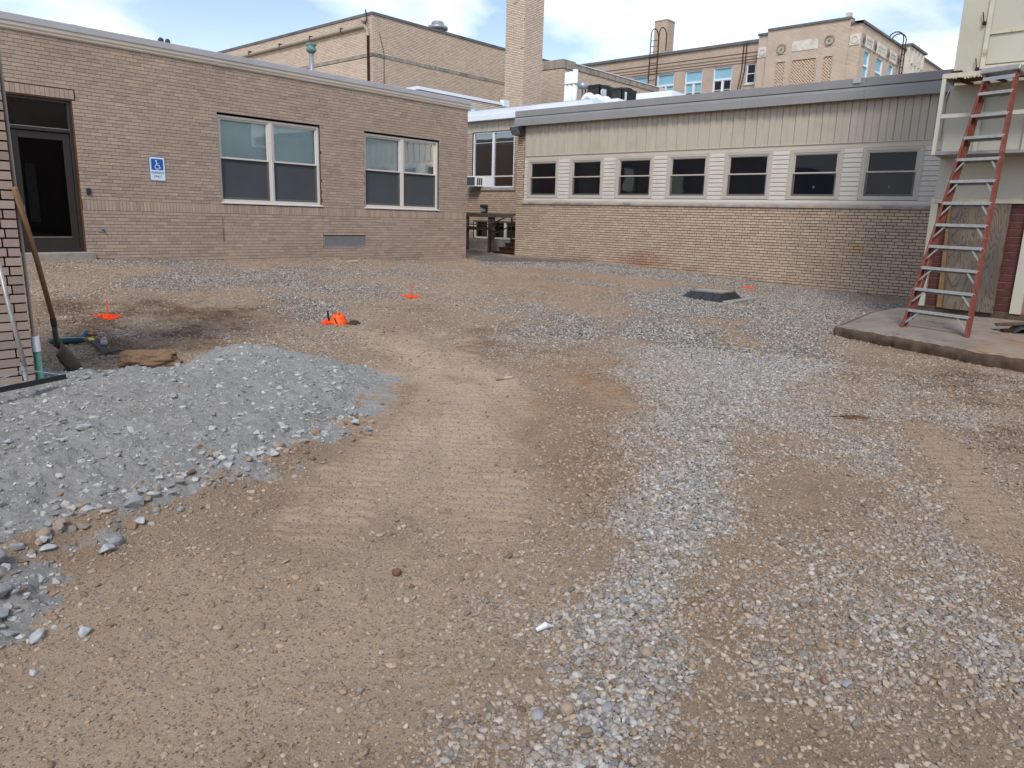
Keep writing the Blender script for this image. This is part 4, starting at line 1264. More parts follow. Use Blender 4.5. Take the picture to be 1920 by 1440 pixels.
# horizontal siding boards between the windows
bays = [(-15.33, wr[0][0])] + [(wr[i][1], wr[i + 1][0]) for i in range(6)] + [(wr[6][1], -2.4)]
for (a, b) in bays:
    for k in range(11):
        z = 2.175 + k * 0.1014
        m = MB(); m.profile(FR, [(-0.06, z), (0.012, z + 0.001), (0.0145, z + 0.012), (0.008, z + 0.05), (0.0105, z + 0.052), (-0.002, z + 0.0985), (-0.06, z + 0.0985)], a + 0.012, b - 0.012)
        m.build('siding_board', 'siding', br)
    for u in (a + 0.002, b - 0.014):
        m = MB(); m.box(FR, u, u + 0.012, -0.05, 0.0185, 2.175, 3.29); m.build('corner_bead', 'siding', br)
# vertical wall panels
u = -15.335
while u < -2.5:
    m = MB()
    a, b = u + 0.003, u + 0.302
    m.add(xyz(FR, [(q, n, z) for q, n in ((a, -0.015), (a, 0.012), (a + 0.012, 0.026), (a + .14, 0.026), (a + .152, 0.008), (b - .012, 0.008), (b, -0.012), (b, -0.03), (a, -0.03)) for z in (3.405, 4.33)]),
          [(2 * i, 2 * i + 1, (2 * i + 3) % 18, (2 * i + 2) % 18) for i in range(9)])
    m.build('wall_panel', 'panel_taupe', br)
    u += 0.305
m = MB(); m.box(FR, -15.34, -2.5, -0.03, 0.028, 3.398, 3.412); m.build('drip_edge', 'trim_beige', br)
# roof edge, in lengths
es = [-15.62, -14.95, -11.6, -8.35, -5.6, -2.9, 0.4]
for a, b in zip(es[:-1], es[1:]):
    m = MB(); m.profile(FR, [(-0.35, 4.66), (-0.35, 4.70), (0.17, 4.705), (0.19, 4.695), (0.19, 4.53), (-0.35, 4.50)], a + 0.002, b - 0.002); m.build('upper_fascia', 'flash_grey', br)
    m = MB(); m.profile(FR, [(-0.3, 4.50), (0.15, 4.529), (0.19, 4.50), (0.212, 4.45), (0.222, 4.27), (0.205, 4.262), (-0.02, 4.31)], a + 0.002, b - 0.002); m.build('lower_fascia', 'flash_grey', br)
m = MB(); m.box(FR, -yl, 1.5, -14.0, -0.36, 4.45, 4.64); m.build('roof', 'roof_white', br)
m = MB(); m.box(FR, -5.86, -5.70, 0.02, 0.222, 4.60, 4.712); m.build('fascia_cover_plate', 'flash_lilac', br)

# floodlight at the corner under the fascia
t = thing('floodlight', 'grey wall floodlight under the roof corner above the buff brick pier', 'floodlight', FR.p(-15.52, 0.1, 4.05))
m = MB(); m.prism(Fr(FR.p(-15.62, 0, 0), (-1, 0, 0), (0, 1, 0)), [(0.0, 4.26), (0.30, 4.24), (0.34, 4.20), (0.22, 4.02), (0.0, 4.03)], -0.30, 0.06); m.build('housing', 'black_metal', t, bevel=0.008)
m = MB(); m.prism(Fr(FR.p(-15.62, 0, 0), (-1, 0, 0), (0, 1, 0)), [(0.345, 4.19), (0.352, 4.185), (0.232, 4.015), (0.224, 4.025)], -0.27, 0.03); m.build('lens', 'galv', t)

# ------------------------------------------------------------------ link building set back in the corner
LX = 18.3
FK = Fr((LX, 0, 0), (0, -1, 0), (-1, 0, 0))
bk = thing('link_building', 'narrow buff brick link with a tall four-pane window set back in the corner', 'building', (LX, 17.2, 0.4))
hk = [(-18.52, -16.60, 2.54, 4.34), (-18.42, -16.42, 0.84, 1.47)]
core(FK, -19.6, -15.66, -0.1, 4.36, hk, bk, 'mortar_right', 0.3)
bricks(FK, -19.6, -15.66, 0.84, 4.35, 0.0672, 0.205, hk + [(-18.6, -16.5, 4.34, 4.6)], bk, 'brick_right', depth=0.010, joint=0.013, vjoint=0.011, bond=(0.0, 0.36, 0.68, 0.33), singles=300, seed=31)
m = MB(); m.box(FK, -19.6, -15.66, -0.1, 0.015, -0.1, 0.835); m.build('foundation', 'concrete', bk)
m = MB(); m.box(FK, -18.58, -16.5, -0.1, 0.05, 2.45, 2.535); m.build('sill_stone', 'sill_stone', bk)
m = frame_mb(FK, -18.51, -16.61, 2.54, 4.335, 0.05, -0.1, -0.03); m.box(FK, -17.62, -17.53, -0.1, -0.025, 2.59, 4.28)
w = m.build('window', 'flash_white', bk)
for a, b, za, zb in ((-18.46, -17.62, 4.0, 4.285), (-18.46, -17.62, 2.93, 3.985), (-17.53, -16.66, 4.0, 4.285), (-17.53, -16.66, 2.93, 3.985), (-17.53, -16.66, 2.60, 2.88)):
    m = MB(); m.box(FK, a, b, -0.075, -0.07, za, zb); m.build('pane', 'glass_dark', w)
m = MB(); m.box(FK, -18.46, -17.62, -0.09, -0.06, 3.985, 4.0); m.box(FK, -17.53, -16.66, -0.09, -0.06, 3.985, 4.0); m.box(FK, -17.53, -16.66, -0.09, -0.045, 2.885, 2.93); m.box(FK, -18.46, -17.62, -0.09, -0.045, 2.885, 2.93)
m.build('glazing_bar', 'frame_white', w)
m = MB(); m.box(FK, -18.5, -16.6, -0.5, -0.32, 2.45, 4.55); m.build('dark_room', 'room', w)
m = MB(); m.box(FK, -18.35, -17.9, -0.30, -0.29, 2.9, 3.35); m.build('paper_in_window', 'shade', w)
m = frame_mb(FK, -18.42, -16.42, 0.85, 1.465, 0.06, -0.1, -0.04); m.box(FK, -17.78, -17.68, -0.1, -0.035, 0.9, 1.41); m.box(FK, -17.0, -16.92, -0.1, -0.035, 0.9, 1.41)
w = m.build('basement_window', 'frame_white', bk)
for a, b in ((-18.36, -17.78), (-17.68, -17.0), (-16.92, -16.48)):
    m = MB(); m.box(FK, a, b, -0.08, -0.075, 0.91, 1.405); m.build('pane', 'glass_dark', w)
m = MB(); m.box(FK, -18.4, -16.4, -0.5, -0.3, 0.8, 1.5); m.build('dark_room', 'room', w)
u = -18.98
while u < -16.0:
    m = MB(); m.box(FK, u + .004, u + .15, -0.02, 0.012, 4.345, 4.70); m.box(FK, u + .152, u + .245, -0.02, 0.002, 4.345, 4.70); m.build('wall_panel', 'panel_taupe', bk); u += 0.25
for a, b in ((-19.2, -18.3), (-18.296, -15.9), (-15.896, -13.42)):
    m = MB(); m.profile(FK, [(-0.3, 4.67), (0.19, 4.67), (0.205, 4.68), (0.205, 4.85), (0.19, 4.855), (0.19, 4.99), (0.2, 5.01), (-0.3, 5.015)], a, b); m.build('roof_edge_flashing', 'flash_white', bk)
m = MB(); m.box(FK, -24, -13.4, -4.2, -0.31, 4.6, 4.9); m.build('roof', 'roof_white', bk)

t = thing('air_conditioner', 'white window air conditioner hanging out of the tall link window', 'air conditioner', FK.p(-18.2, 0.2, 2.56))
m = MB(); m.box(FK, -18.47, -17.99, -0.05, 0.36, 2.56, 2.90); m.build('case', 'white_pipe', t, bevel=0.015)
m = MB(); m.box(FK, -18.44, -18.03, 0.345, 0.368, 2.60, 2.87)
m.build('grille', 'screen', t)
for k in range(3):
    m = MB(); m.box(FK, -17.992, -17.984, 0.05 + k * .09, 0.11 + k * .09, 2.62, 2.84); m.build('side_louver', 'screen', t)
m = MB(); m.box(FK, -17.985, -17.62, -0.07, -0.02, 2.56, 2.885); m.build('side_panel', 'white_pipe', t)

t = thing('wall_lamp', 'small dark wall pack lamp on the link wall above the wooden rail', 'lamp', FK.p(-17.85, 0.05, 1.73))
m = MB(); m.prism(Fr(FK.p(-17.95, 0, 0), (-1, 0, 0), (0, -1, 0)), [(0.012, 1.73), (0.05, 1.73), (0.05, 1.86), (0.17, 1.88), (0.17, 1.97), (0.012, 1.97)], 0, 0.22); m.build('hood', 'black_metal', t)
m = MB(); m.box(FK, -17.93, -17.78, 0.05, 0.14, 1.755, 1.858); m.build('lens', 'galv', t)

# wooden rail, stairs and handrail at the basement corner
t = thing('wooden_railing', 'weathered grey wooden post and rail fence in the corner before the basement window', 'railing', (17.55, 17.4, 0.45))
for y in (18.9, 18.02, 16.98, 16.82):
    m = MB(); m.bar((17.62, y, 0.35), (17.62, y, 1.70), 0.09); m.build('post', 'wood_grey', t, bevel=0.006)
for z, h in ((1.63, 0.13), (1.20, 0.10)):
    m = MB(); m.bar((17.545, 19.5, z), (17.545, 15.9 if z > 1.5 else 16.7, z), 0.035, h); m.build('rail', 'wood_grey', t, bevel=0.004)
t = thing('steps', 'brown wooden steps climbing beside the buff brick corner', 'steps', (17.7, 16.2, 0.4))
for k in range(4):
    x0 = 17.50 + 0.20 * k; z0 = 0.47 + 0.13 * k
    m = MB(); m.box(FK, -16.72 + .08 * k, -15.68, LX - x0 - 0.24, LX - x0, z0, z0 + 0.035); m.build('tread', 'rail_brown', t)
    m = MB(); m.box(FK, -16.70 + .08 * k, -15.70, LX - x0 - 0.05, LX - x0 - 0.02, z0 - 0.16, z0 - 0.001); m.build('riser', 'steel_rust', t)
t = thing('handrail', 'brown steel handrail sloping up beside the basement steps', 'handrail', (17.5, 16.8, 0.4))
m = MB(); m.tube([(17.42, 16.78, 0.3), (17.42, 16.78, 1.33)], 0.024, 8); m.build('post', 'rail_brown', t)
m = MB(); m.tube([(18.15, 16.5, 0.6), (18.15, 16.5, 1.66)], 0.024, 8); m.build('post', 'rail_brown', t)
for z in (0.0, -0.36):
    m = MB(); m.tube([(17.42, 16.78, 1.33 + z), (18.15, 16.5, 1.68 + z), (18.22, 15.9, 1.68 + z)], 0.022, 8); m.build('rail', 'rail_brown', t)
m = MB(); m.tube([(17.44, 19.4, 1.33), (17.44, 16.8, 1.33)], 0.018, 8); m.build('rail', 'rail_brown', t)

# ------------------------------------------------------------------ tower and slab on the right
TX = 13.0
FT = Fr((TX, 0, 0), (0, -1, 0), (-1, 0, 0))
def slab_build():
    pts = []
    P = SLAB; k = len(P)
    for i in range(k):
        a, b = Vector(P[i]), Vector(P[(i + 1) % k])
        n = max(1, int((b - a).length / 0.045))
        pts += [a.lerp(b, j / n) for j in range(n)]
    A_ = np.array([(p.x, p.y) for p in pts])
    n1 = fbm(A_[:, 0], A_[:, 1], 2.6, 3); n2 = fbm(A_[:, 0], A_[:, 1], 13, 3)
    dx = np.where(A_[:, 0] < 10.75, -0.05 * n1 - 0.05 * n2, 0)
    A_[:, 0] += dx
    topz = np.interp(A_[:, 0], [9, 13], [0.205, 0.335])
    K = len(A_); vs = []; c = np.array([11.6, 1.6])
    rings = [(0.07, 0.0), (0.02, -0.006), (0.0, -0.03), (-0.012, -0.075), (0.012, -0.13), (0.0, -0.35)]
    for q, (inset, dz) in enumerate(rings):
        d = c - A_; d /= np.linalg.norm(d, axis=1)[:, None]
        nn = fbm(A_[:, 0] + q * 3.1, A_[:, 1], 9, 4)
        w = A_ + d * (inset + (0.014 * nn[:, None] if q > 0 else 0))
        z = topz + dz + (0.012 * nn if q in (1, 2) else 0)
        vs += [(w[i, 0], w[i, 1], z[i]) for i in range(K)]
    fc = [tuple(range(K))]
    for q in range(len(rings) - 1):
        fc += [(q * K + i, q * K + (i + 1) % K, (q + 1) * K + (i + 1) % K, (q + 1) * K + i) for i in range(K)]
    m = MB(); m.add(vs, fc)
    m.m = [0] * (1 + K) + [1] * (len(fc) - 1 - K)
    o = m.build('concrete_slab', ['slab', 'slab_edge'])
    for i, p in enumerate(o.data.polygons): p.use_smooth = i > 0
    return o
slab = slab_build()
tag(slab, 'low worn concrete slab with a broken edge under the ladder', 'slab')
slab['kind'] = 'structure'

tw = thing('sheet_metal_tower', 'tall beige painted sheet-metal tower on red tile walls behind the ladder', 'tower', (TX, 1.5, 0.3))
m = MB(); m.box(FT, -2.98, 0.6, -2.2, -0.012, 0.1, 2.06); m.build('wall', 'tile_joint', tw)
m = MB(); m.box(FT, -2.99, 0.6, -0.4, 0.035, 0.1, 0.43); m.build('footing', 'slab_edge', tw, bevel=0.01)
rg = random.Random(8)
for k in range(15):
    z = 0.43 + k * 0.1095
    off = (0.0, 0.2)[k % 2]
    for j in range(4):
        a = -2.90 + j * 0.4 - off; b = a + 0.4
        a = max(a, -2.90); b = min(b, -1.70)
        if b - a < 0.05: continue
        dd = rg.uniform(-0.0015, 0.0015)
        m = MB(); m.box(FT, a + 0.003, b - 0.003, -0.04, 0.0 + dd, z + 0.009, z + 0.105); m.build('tile', 'tile_red', tw, bevel=0.004)
# sheet panels
for name, a, b, za, zb, n0 in (('lower_panel', -3.0, 0.5, 2.06, 2.67, 0.010), ('middle_panel', -3.0, 0.5, 2.71, 3.70, 0.006), ('upper_panel', -3.0, -2.66, 3.78, 9.0, 0.008),
                               ('upper_panel', -2.60, 0.5, 3.96, 4.36, 0.004), ('upper_panel', -2.60, 0.5, 4.40, 5.6, 0.004), ('upper_panel', -2.60, 0.5, 5.64, 9.0, 0.004)):
    m = MB(); m.box(FT, a, b, -0.03, n0, za, zb); m.build(name, 'sheet_beige', tw, bevel=0.004)
m = MB(); m.box(FT, -2.99, 0.5, -2.2, -0.031, 2.06, 9.0); m.build('frame', 'sheet_beige', tw)
for (a, b, za, zb) in ((-2.66, -2.60, 3.9, 9.0),):
    m = MB(); m.box(FT, a, b, -0.03, 0.035, za, zb); m.build('batten', 'sheet_rust', tw)
for z in (3.90, 4.36, 5.60):
    m = MB(); m.box(FT, -2.599, 0.5, -0.03, 0.03, z, z + 0.04); m.build('batten', 'sheet_rust', tw)
for (a, za, zb, wd) in ((-2.58, 2.72, 3.69, 0.055), (-1.98, 2.72, 3.5, 0.06)):
    m = MB(); m.box(FT, a, a + wd, -0.0, 0.05, za, zb); m.build('batten', 'sheet_beige', tw)
for (u, z) in ((-2.69, 3.9), (-2.69, 4.52)):
    m = MB(); m.box(FT, u - .02, u + .02, 0.008, 0.06, z - .02, z + .02); m.bar(FT.p(u - .01, .04, z + .02), FT.p(u - .035, .05, z + .15), 0.012); m.build('clip', 'steel_rust', tw)
# corner post and lower trim
m = MB(); m.add(xyz(FT, [(q, n, z) for q, z in ((-3.0, 0.42), (-2.905, 0.42), (-2.925, 2.06), (-3.02, 2.06)) for n in (-0.1, 0.05)]), [(0, 2, 4, 6), (7, 5, 3, 1), (0, 1, 3, 2), (2, 3, 5, 4), (4, 5, 7, 6), (6, 7, 1, 0)]); m.build('corner_post', 'sheet_beige', tw)
m = MB(); m.box(FT, -1.76, -1.62, -0.05, 0.06, 0.42, 2.0); m.build('door_post', 'sheet_beige', tw)
m = MB(); m.box(FT, -1.62, 0.3, -0.5, -0.35, 0.3, 2.0); m.build('dark_doorway', 'room', tw)
m = MB(); m.profile(FT, [(0.0, 2.0), (0.06, 2.0), (0.07, 2.055), (0.0, 2.075)], -3.02, 0.5); m.build('rusted_flashing', 'sheet_rust', tw)
# ledge below the open frame
m = MB(); m.box(FT, -2.99, 0.5, 0.0, 0.60, 2.665, 2.70); m.build('ledge', 'flash_grey', tw)
m = MB(); m.box(FT, -3.0, 0.5, 0.012, 0.02, 2.70, 2.76); m.build('ledge_upstand', 'flash_grey', tw)
# canopy: angle-iron edge with a rusty ribbed underside
CF = 0.67
m = MB(); m.box(FT, -2.98, 0.5, CF - 0.02, CF, 3.70, 3.765); m.box(FT, -2.98, 0.5, 0.02, CF - 0.02, 3.757, 3.765); m.box(FT, -2.98, -2.96, 0.01, CF - 0.02, 3.70, 3.757); m.build('canopy_edge', 'sheet_rust', tw, bevel=0.003)
m = MB(); m.box(FT, -2.95, 0.5, 0.012, CF - 0.03, 3.738, 3.752); m.build('canopy_soffit', 'rust_under', tw)
for u in (-2.72, -2.30, -1.95, -1.5):
    m = MB(); m.bar(FT.p(u, 0.02, 3.70), FT.p(u - .2, CF - .03, 3.715), 0.035, 0.035); m.build('canopy_strut', 'rust_under', tw)
m = MB(); m.bar(FT.p(-2.95, 0.012, 3.67), FT.p(0.5, 0.012, 3.67), 0.03, 0.05); m.build('rusted_flashing', 'sheet_rust', tw)
m = MB(); m.bar(FT.p(-2.95, CF - .03, 3.70), FT.p(-2.95, CF - .03, 2.66), 0.05, 0.05, upv=(1, 0, 0)); m.build('frame_post', 'sheet_beige', tw)
m = MB(); m.bar(FT.p(-2.92, CF - .03, 3.19), FT.p(0.5, CF - .03, 3.19), 0.05, 0.055); m.build('frame_rail', 'sheet_beige', tw)
m = MB(); m.tube([tuple(FT.p(-2.86, CF - .12, 3.70)), tuple(FT.p(-2.90, CF - .05, 3.45))], 0.004, 5); m.build('wire', 'galv', tw)
tag(MB().box(FT, -2.93, -2.80, 0.20, 0.42, 3.767, 3.84).build('brick', 'steel_rust', bevel=0.006), 'dark brick lying on the left end of the beige canopy', 'brick')
# rough rust drips along edges
m = MB(); rg = random.Random(3)
u = -2.9
while u < 0.3:
    d = rg.uniform(0.005, 0.03); wdt = rg.uniform(0.02, 0.06)
    m.prism(FT, [(u, 3.703), (u + wdt, 3.703), (u + wdt * .7, 3.703 - d), (u + wdt * .3, 3.703 - d * .8)], CF - 0.012, CF - 0.004); u += wdt
m.build('rust_flakes', 'sheet_rust', tw, kind='stuff')

# plywood boards leaning against the tile wall
pw = thing('plywood_board', 'tall weathered plywood board with swirling grain leaning on the red tile wall', 'board', FT.p(-2.3, 0.1, 0.45))
m = MB(); m.add(xyz(FT, [(-2.62, .075, .415), (-2.62, .10, .415), (-1.96, .075, .405), (-1.96, .10, .405), (-2.73, .045, 2.0), (-2.73, .065, 2.0), (-1.965, .045, 1.99), (-1.965, .065, 1.99)]), [(0, 1, 3, 2), (4, 6, 7, 5), (0, 4, 5, 1), (2, 3, 7, 6), (1, 5, 7, 3), (0, 2, 6, 4)]); m.build('sheet', 'plywood', pw)
pw = thing('wooden_plank', 'narrow tan plank standing behind the left edge of the plywood', 'plank', FT.p(-2.7, 0.05, 0.45))
m = MB(); m.add(xyz(FT, [(-2.72, .045, .42), (-2.72, .072, .42), (-2.60, .045, .42), (-2.60, .072, .42), (-2.78, .02, 1.99), (-2.78, .042, 1.99), (-2.68, .02, 1.99), (-2.68, .042, 1.99)]), [(0, 1, 3, 2), (4, 6, 7, 5), (0, 4, 5, 1), (2, 3, 7, 6), (1, 5, 7, 3), (0, 2, 6, 4)]); m.build('sheet', 'ash_wood', pw)

# ladder: closed fibreglass stepladder leaning on the canopy
A = Vector((11.08, 2.71, 0.235)); B = Vector((10.81, 1.86, 0.232))
top = Vector((12.02, 2.19, 3.73))
mid = (A + B) / 2
ax = (B - A).normalized(); upd = (top - mid).normalized()
fr_n = ax.cross(upd).normalized()
if fr_n.x > 0: fr_n = -fr_n
Lh = (top - mid).length; hw0 = (B - A).length / 2; hw1 = 0.20
ld = thing('stepladder', 'tall closed red fibreglass stepladder with aluminium steps leaning on the beige canopy', 'ladder', tuple(mid))
def lp(s, t, d=0.0):        # s -1..1 across, t 0..1 up, d towards the viewer
    hw = hw0 + (hw1 - hw0) * t
    return mid + ax * (s * hw) + upd * (t * Lh) + fr_n * d
for s in (-1, 1):
    m = MB(); m.bar(lp(s, 0, 0), lp(s, 0.985, 0), 0.010, 0.070, upv=fr_n)           # web
    q = ax * (-s * 0.018)
    m.bar(lp(s, 0, .038) + q, lp(s, 0.985, .038) + q, 0.028, 0.008, upv=fr_n)
    m.bar(lp(s, 0, -.038) + q, lp(s, 0.985, -.038) + q, 0.028, 0.008, upv=fr_n)
    r_ = m.build('rail', 'fibre_red', ld)
    m = MB(); m.bar(lp(s, -0.012, 0), lp(s, 0.012, 0), 0.04, 0.085, upv=fr_n); m.build('foot', 'fibre_red', r_)
    m = MB(); m.bar(lp(s * .90, 0.05, -.075), lp(s * .84, 0.96, -.065), 0.025, 0.04, upv=fr_n); m.build('rear_rail', 'fibre_red', ld)
for k in range(1, 12):
    t_ = 0.985 - (12 - k) * 0.302 / Lh
    a_, b_ = lp(-0.96, t_, .0), lp(0.96, t_, .0)
    td = (Vector((0, 0, 1)) * 0.25 + fr_n * 0.97).normalized()
    m = MB(); m.bar(a_, b_, 0.006, 0.085, upv=td)
    m.bar(a_ + fr_n * .040 - upd * .006, b_ + fr_n * .040 - upd * .006, 0.042, 0.006, upv=fr_n); m.bar(a_ - fr_n * .04 - upd * .02, b_ - fr_n * .04 - upd * .02, 0.03, 0.004, upv=fr_n)
    m.build('step', 'alu', ld, bevel=0.004)
    m = MB()
    for s in (-1, 1):
        p = lp(s, t_, .046)
        m.tube([p - fr_n * .004, p + fr_n * .004], 0.009, 8)
    m.build('rivet', 'alu', ld, kind='stuff')
    if k <= 8:
        for s in (-1, 1):
            m = MB(); m.bar(lp(s * 0.58, t_, .02) - upd * .012, lp(s * 0.985, t_ - 0.20 / Lh, .02), 0.022, 0.006, upv=fr_n); m.build('brace', 'alu', ld)
m = MB(); m.bar(lp(-1.22, 0.985, -.03), lp(1.22, 0.985, -.03), 0.075, 0.20, upv=fr_n); m.build('top_cap', 'alu', ld, bevel=0.008)
m = MB(); m.bar(lp(-0.95, 0.955, .044), lp(0.95, 0.955, .044), 0.05, 0.006, upv=fr_n); m.build('cap_bracket', 'galv', ld)

# debris on the slab
rg = random.Random(12)
for k, (a, b, w_, h_, mt, lab) in enumerate((
        ((11.7, 1.72, .37), (12.0, 0.9, .47), .14, .03, 'wood_grey', 'grey splintered board topmost on the rubbish heap on the slab'),
        ((11.6, 1.62, .30), (12.3, 0.9, .36), .09, .06, 'steel_rust', 'dark brown timber offcut under the splintered board on the slab'))):
    m = MB(); m.bar(a, b, w_, h_); tag(m.build('plank', mt, bevel=0.006), lab, 'plank')
k = 18; vs = []; fc = []
for i in range(k + 1):
    t_ = i / k
    x, y, z = 11.55 + 0.25 * t_, 1.52 - 0.6 * t_, 0.25 + 0.17 * abs(math.sin(t_ * 7)) * (0.6 + 0.4 * t_)
    vs += [(x, y, z), (x + 0.32, y + 0.1, z + 0.03)]
fc = [(2 * i, 2 * i + 2, 2 * i + 3, 2 * i + 1) for i in range(k)]
m = MB(); m.add(vs, fc); o = m.build('rubber_sheet', 'black_plastic', smooth=True)
s_ = o.modifiers.new('thick', 'SOLIDIFY'); s_.thickness = 0.02
tag(o, 'crumpled dark rubber sheet lying under the boards on the slab', 'sheet')

# ------------------------------------------------------------------ brick wall end close on the left
FP = Fr((0, 6.36, 0), (1, 0, 0), (0, -1, 0))
pr = thing('brick_wall', 'close tan brick wall end at the left with raked dark joints', 'wall', (1.2, 6.36, 0.25))
core(FP, -1.0, 1.60, 0.0, 4.4, [], pr, 'mortar_pier', 0.24)
bricks(FP, -1.0, 1.615, 0.255, 4.4, 0.0677, 0.215, [], pr, 'brick_pier', depth=0.014, joint=0.012, vjoint=0.012, bond=(0.11, 0.002), singles=300, seed=41, jitter=0.003)
m = MB(); m.box(Fr((1.6, 6.36, 0), (0, 1, 0), (1, 0, 0)), -0.0, 0.24, -0.1, 0.01, 0.0, 4.4); m.build('return_face', 'mortar_pier', pr)
cd = thing('conduit', 'beige conduit with white coupling and green pipe foot at the close brick wall end', 'pipe', (1.655, 6.43, 0.1))
m = MB(); m.tube([(1.632, 6.42, 4.4), (1.648, 6.42, 0.60)], 0.013, 12); m.build('conduit_pipe', 'pipe_beige', cd, smooth=False)
m = MB(); m.tube([(1.65, 6.41, 0.60), (1.652, 6.41, 0.485)], 0.034, 14); m.build('coupling', 'white_pipe', cd)
m = MB(); m.tube([(1.658, 6.42, 0.50), (1.662, 6.42, 0.05)], 0.025, 14); m.build('green_pipe', 'pipe_green', cd)

# shovel leaning on the wall end
T0 = Vector((1.612, 6.315, 1.705)); T1 = Vector((1.862, 6.655, 0.675)); T2 = Vector((1.895, 6.77, 0.455)); T3 = Vector((2.095, 6.93, 0.20))
sh = thing('shovel', 'long wooden-handled shovel leaning on the wall end with its dirty blade in the heap', 'shovel', tuple(T3))
m = MB(); m.tube([T0, T0 * .995 + T1 * .005, T0.lerp(T1, .5) + Vector((.008, 0, 0)), T1], [0.012, 0.020, 0.019, 0.0185], 12); m.build('handle', 'ash_wood', sh, smooth=True)
m = MB(); m.tube([T1.lerp(T0, .02), T1.lerp(T2, .2)], 0.0225, 12); m.build('collar', 'black_metal', sh)
m = MB(); m.tube([T1.lerp(T2, .15), T1.lerp(T2, .6) + Vector((.0, .0, 0)), T2, T2.lerp(T3, .12)], [0.021, 0.019, 0.022, 0.012], 12); m.build('socket', 'shovel_steel', sh, smooth=True)
ax_ = (T3 - T2).normalized(); sd_ = ax_.cross(Vector((0.55, -0.75, 0.35))).normalized(); nn_ = sd_.cross(ax_)
vw_ = (T2 - Vector((0, 0, 1.6))).normalized(); vis_ = ax_.cross(vw_).normalized(); dep_ = vis_.cross(ax_).normalized()
lat_ = (vis_ * .55 + dep_ * .83).normalized(); nor_ = lat_.cross(ax_)
# blade: a dished sheet turned partly away
vs = []; fc = []; K1, K2 = 9, 8
for i in range(K1 + 1):
    t_ = i / K1
    wdt = 0.105 * (1.0 if t_ < 0.6 else math.sqrt(max(0.0, 1 - ((t_ - 0.6) / 0.42) ** 2)))
    for j in range(K2 + 1):
        s_ = -1 + 2 * j / K2
        p = T2.lerp(T3, t_) + lat_ * (s_ * wdt) + nor_ * (-0.03 * (1 - s_ * s_) + 0.02 * math.sin(t_ * 3.1))
        vs.append(tuple(p))
for i in range(K1):
    for j in range(K2):
        a = i * (K2 + 1) + j; fc.append((a, a + 1, a + K2 + 2, a + K2 + 1))
m = MB(); m.add(vs, fc); o = m.build('blade', 'shovel_steel', sh, smooth=True); s_ = o.modifiers.new('thick', 'SOLIDIFY'); s_.thickness = 0.004

# landscape rake with a braced bar head
H0 = Vector((1.30, 5.72, 0.375)); H1 = Vector((1.69, 5.91, 0.365)); HL = H0 + (H0 - H1) * 0.95
Hc = Vector((1.415, 5.80, 0.39)); HT = Vector((1.395, 6.14, 1.42))
rk = thing('lute_rake', 'aluminium lute with flat dark bar head standing on the heap at the left', 'rake', tuple(Hc))
m = MB(); m.tube([Hc + Vector((0, 0, .11)), Hc.lerp(HT, .55), HT], 0.0155, 12); m.build('handle', 'alu', rk, smooth=True)
m = MB(); m.tube([Hc, Hc + Vector((0, .02, .06)), Hc + Vector((0, .025, .13))], [0.013, 0.019, 0.02], 10); m.build('socket', 'galv', rk)
m = MB(); m.bar(HL, H1, 0.012, 0.035); m.bar(HL + Vector((.01, .02, -.017)), H1 + Vector((.01, .02, -.017)), 0.035, 0.006)
m.build('head', 'black_metal', rk)
for e in (H1, HL):
    m = MB(); m.tube([Hc + Vector((0, .02, .075)), Hc.lerp(e, .88) + Vector((0, 0, .015))], 0.0055, 8); m.build('brace', 'galv', rk)

# tools lying on the dirt behind the heap
def gp(x, y, dz=0.0): return Vector((x, y, gz(x, y) + dz))
t = thing('caulking_gun', 'blue and teal caulking gun lying on the dirt behind the shovel', 'tool', tuple(gp(2.42, 7.95)))
a, b_ = gp(2.22, 8.16, .04), gp(2.52, 8.08, .04)
m = MB(); m.tube([a, a.lerp(b_, .08), a.lerp(b_, .75), b_], [0.012, 0.03, 0.032, 0.02], 12); m.build('barrel', 'tool_teal', t, smooth=True)
m = MB(); m.bar(a.lerp(b_, .2) + Vector((.03, .05, .02)), b_ + Vector((.02, .10, .02)), 0.03, 0.02); m.build('carriage', 'tool_blue', t, bevel=0.004)
m = MB(); m.bar(a.lerp(b_, .15) + Vector((0, -.01, .035)), b_ + Vector((.0, -.02, .03)), 0.02, 0.008); m.build('trigger', 'sheet_rust', t)
m = MB(); m.tube([b_ + Vector((.02, .10, .02)), b_ + Vector((.06, .12, .06))], 0.02, 10); m.build('grip', 'tool_blue', t)
m = MB(); m.tube([b_ + Vector((.05, .13, .03)), b_ + Vector((.16, .13, .02))], [.014, .010], 8); tag(m.build('orange_nozzle', 'rock_rust', smooth=True), 'small reddish stub between the caulking gun and the spray can', 'stub')
t = thing('pry_bar', 'flat grey pry bar with a yellow tag and bent foot lying on the dirt', 'tool', tuple(gp(2.56, 7.6)))
p0, p1, p2 = gp(2.60, 8.20, .035), gp(2.49, 7.42, .03), gp(2.63, 7.47, .035)
m = MB(); m.bar(p0, p1, 0.045, 0.012); m.bar(p1 + Vector((-.01, .01, 0)), p2, 0.04, 0.013); m.build('bar', 'black_plastic', t, bevel=0.004)
q0, q1 = p0.lerp(p1, .03), p0.lerp(p1, .2)
m = MB(); m.bar(q0 + Vector((0, 0, .002)), q1 + Vector((0, 0, .002)), 0.046, 0.013); m.build('yellow_tag', plain('yellow_tag', (206, 196, 84), 0.5), t)
t = thing('spray_can', 'silver spray paint can lying with its base to the camera beside the pry bar', 'can', tuple(gp(2.72, 7.95)))
a, b_ = gp(2.60, 7.80, .035), gp(2.68, 8.02, .035)
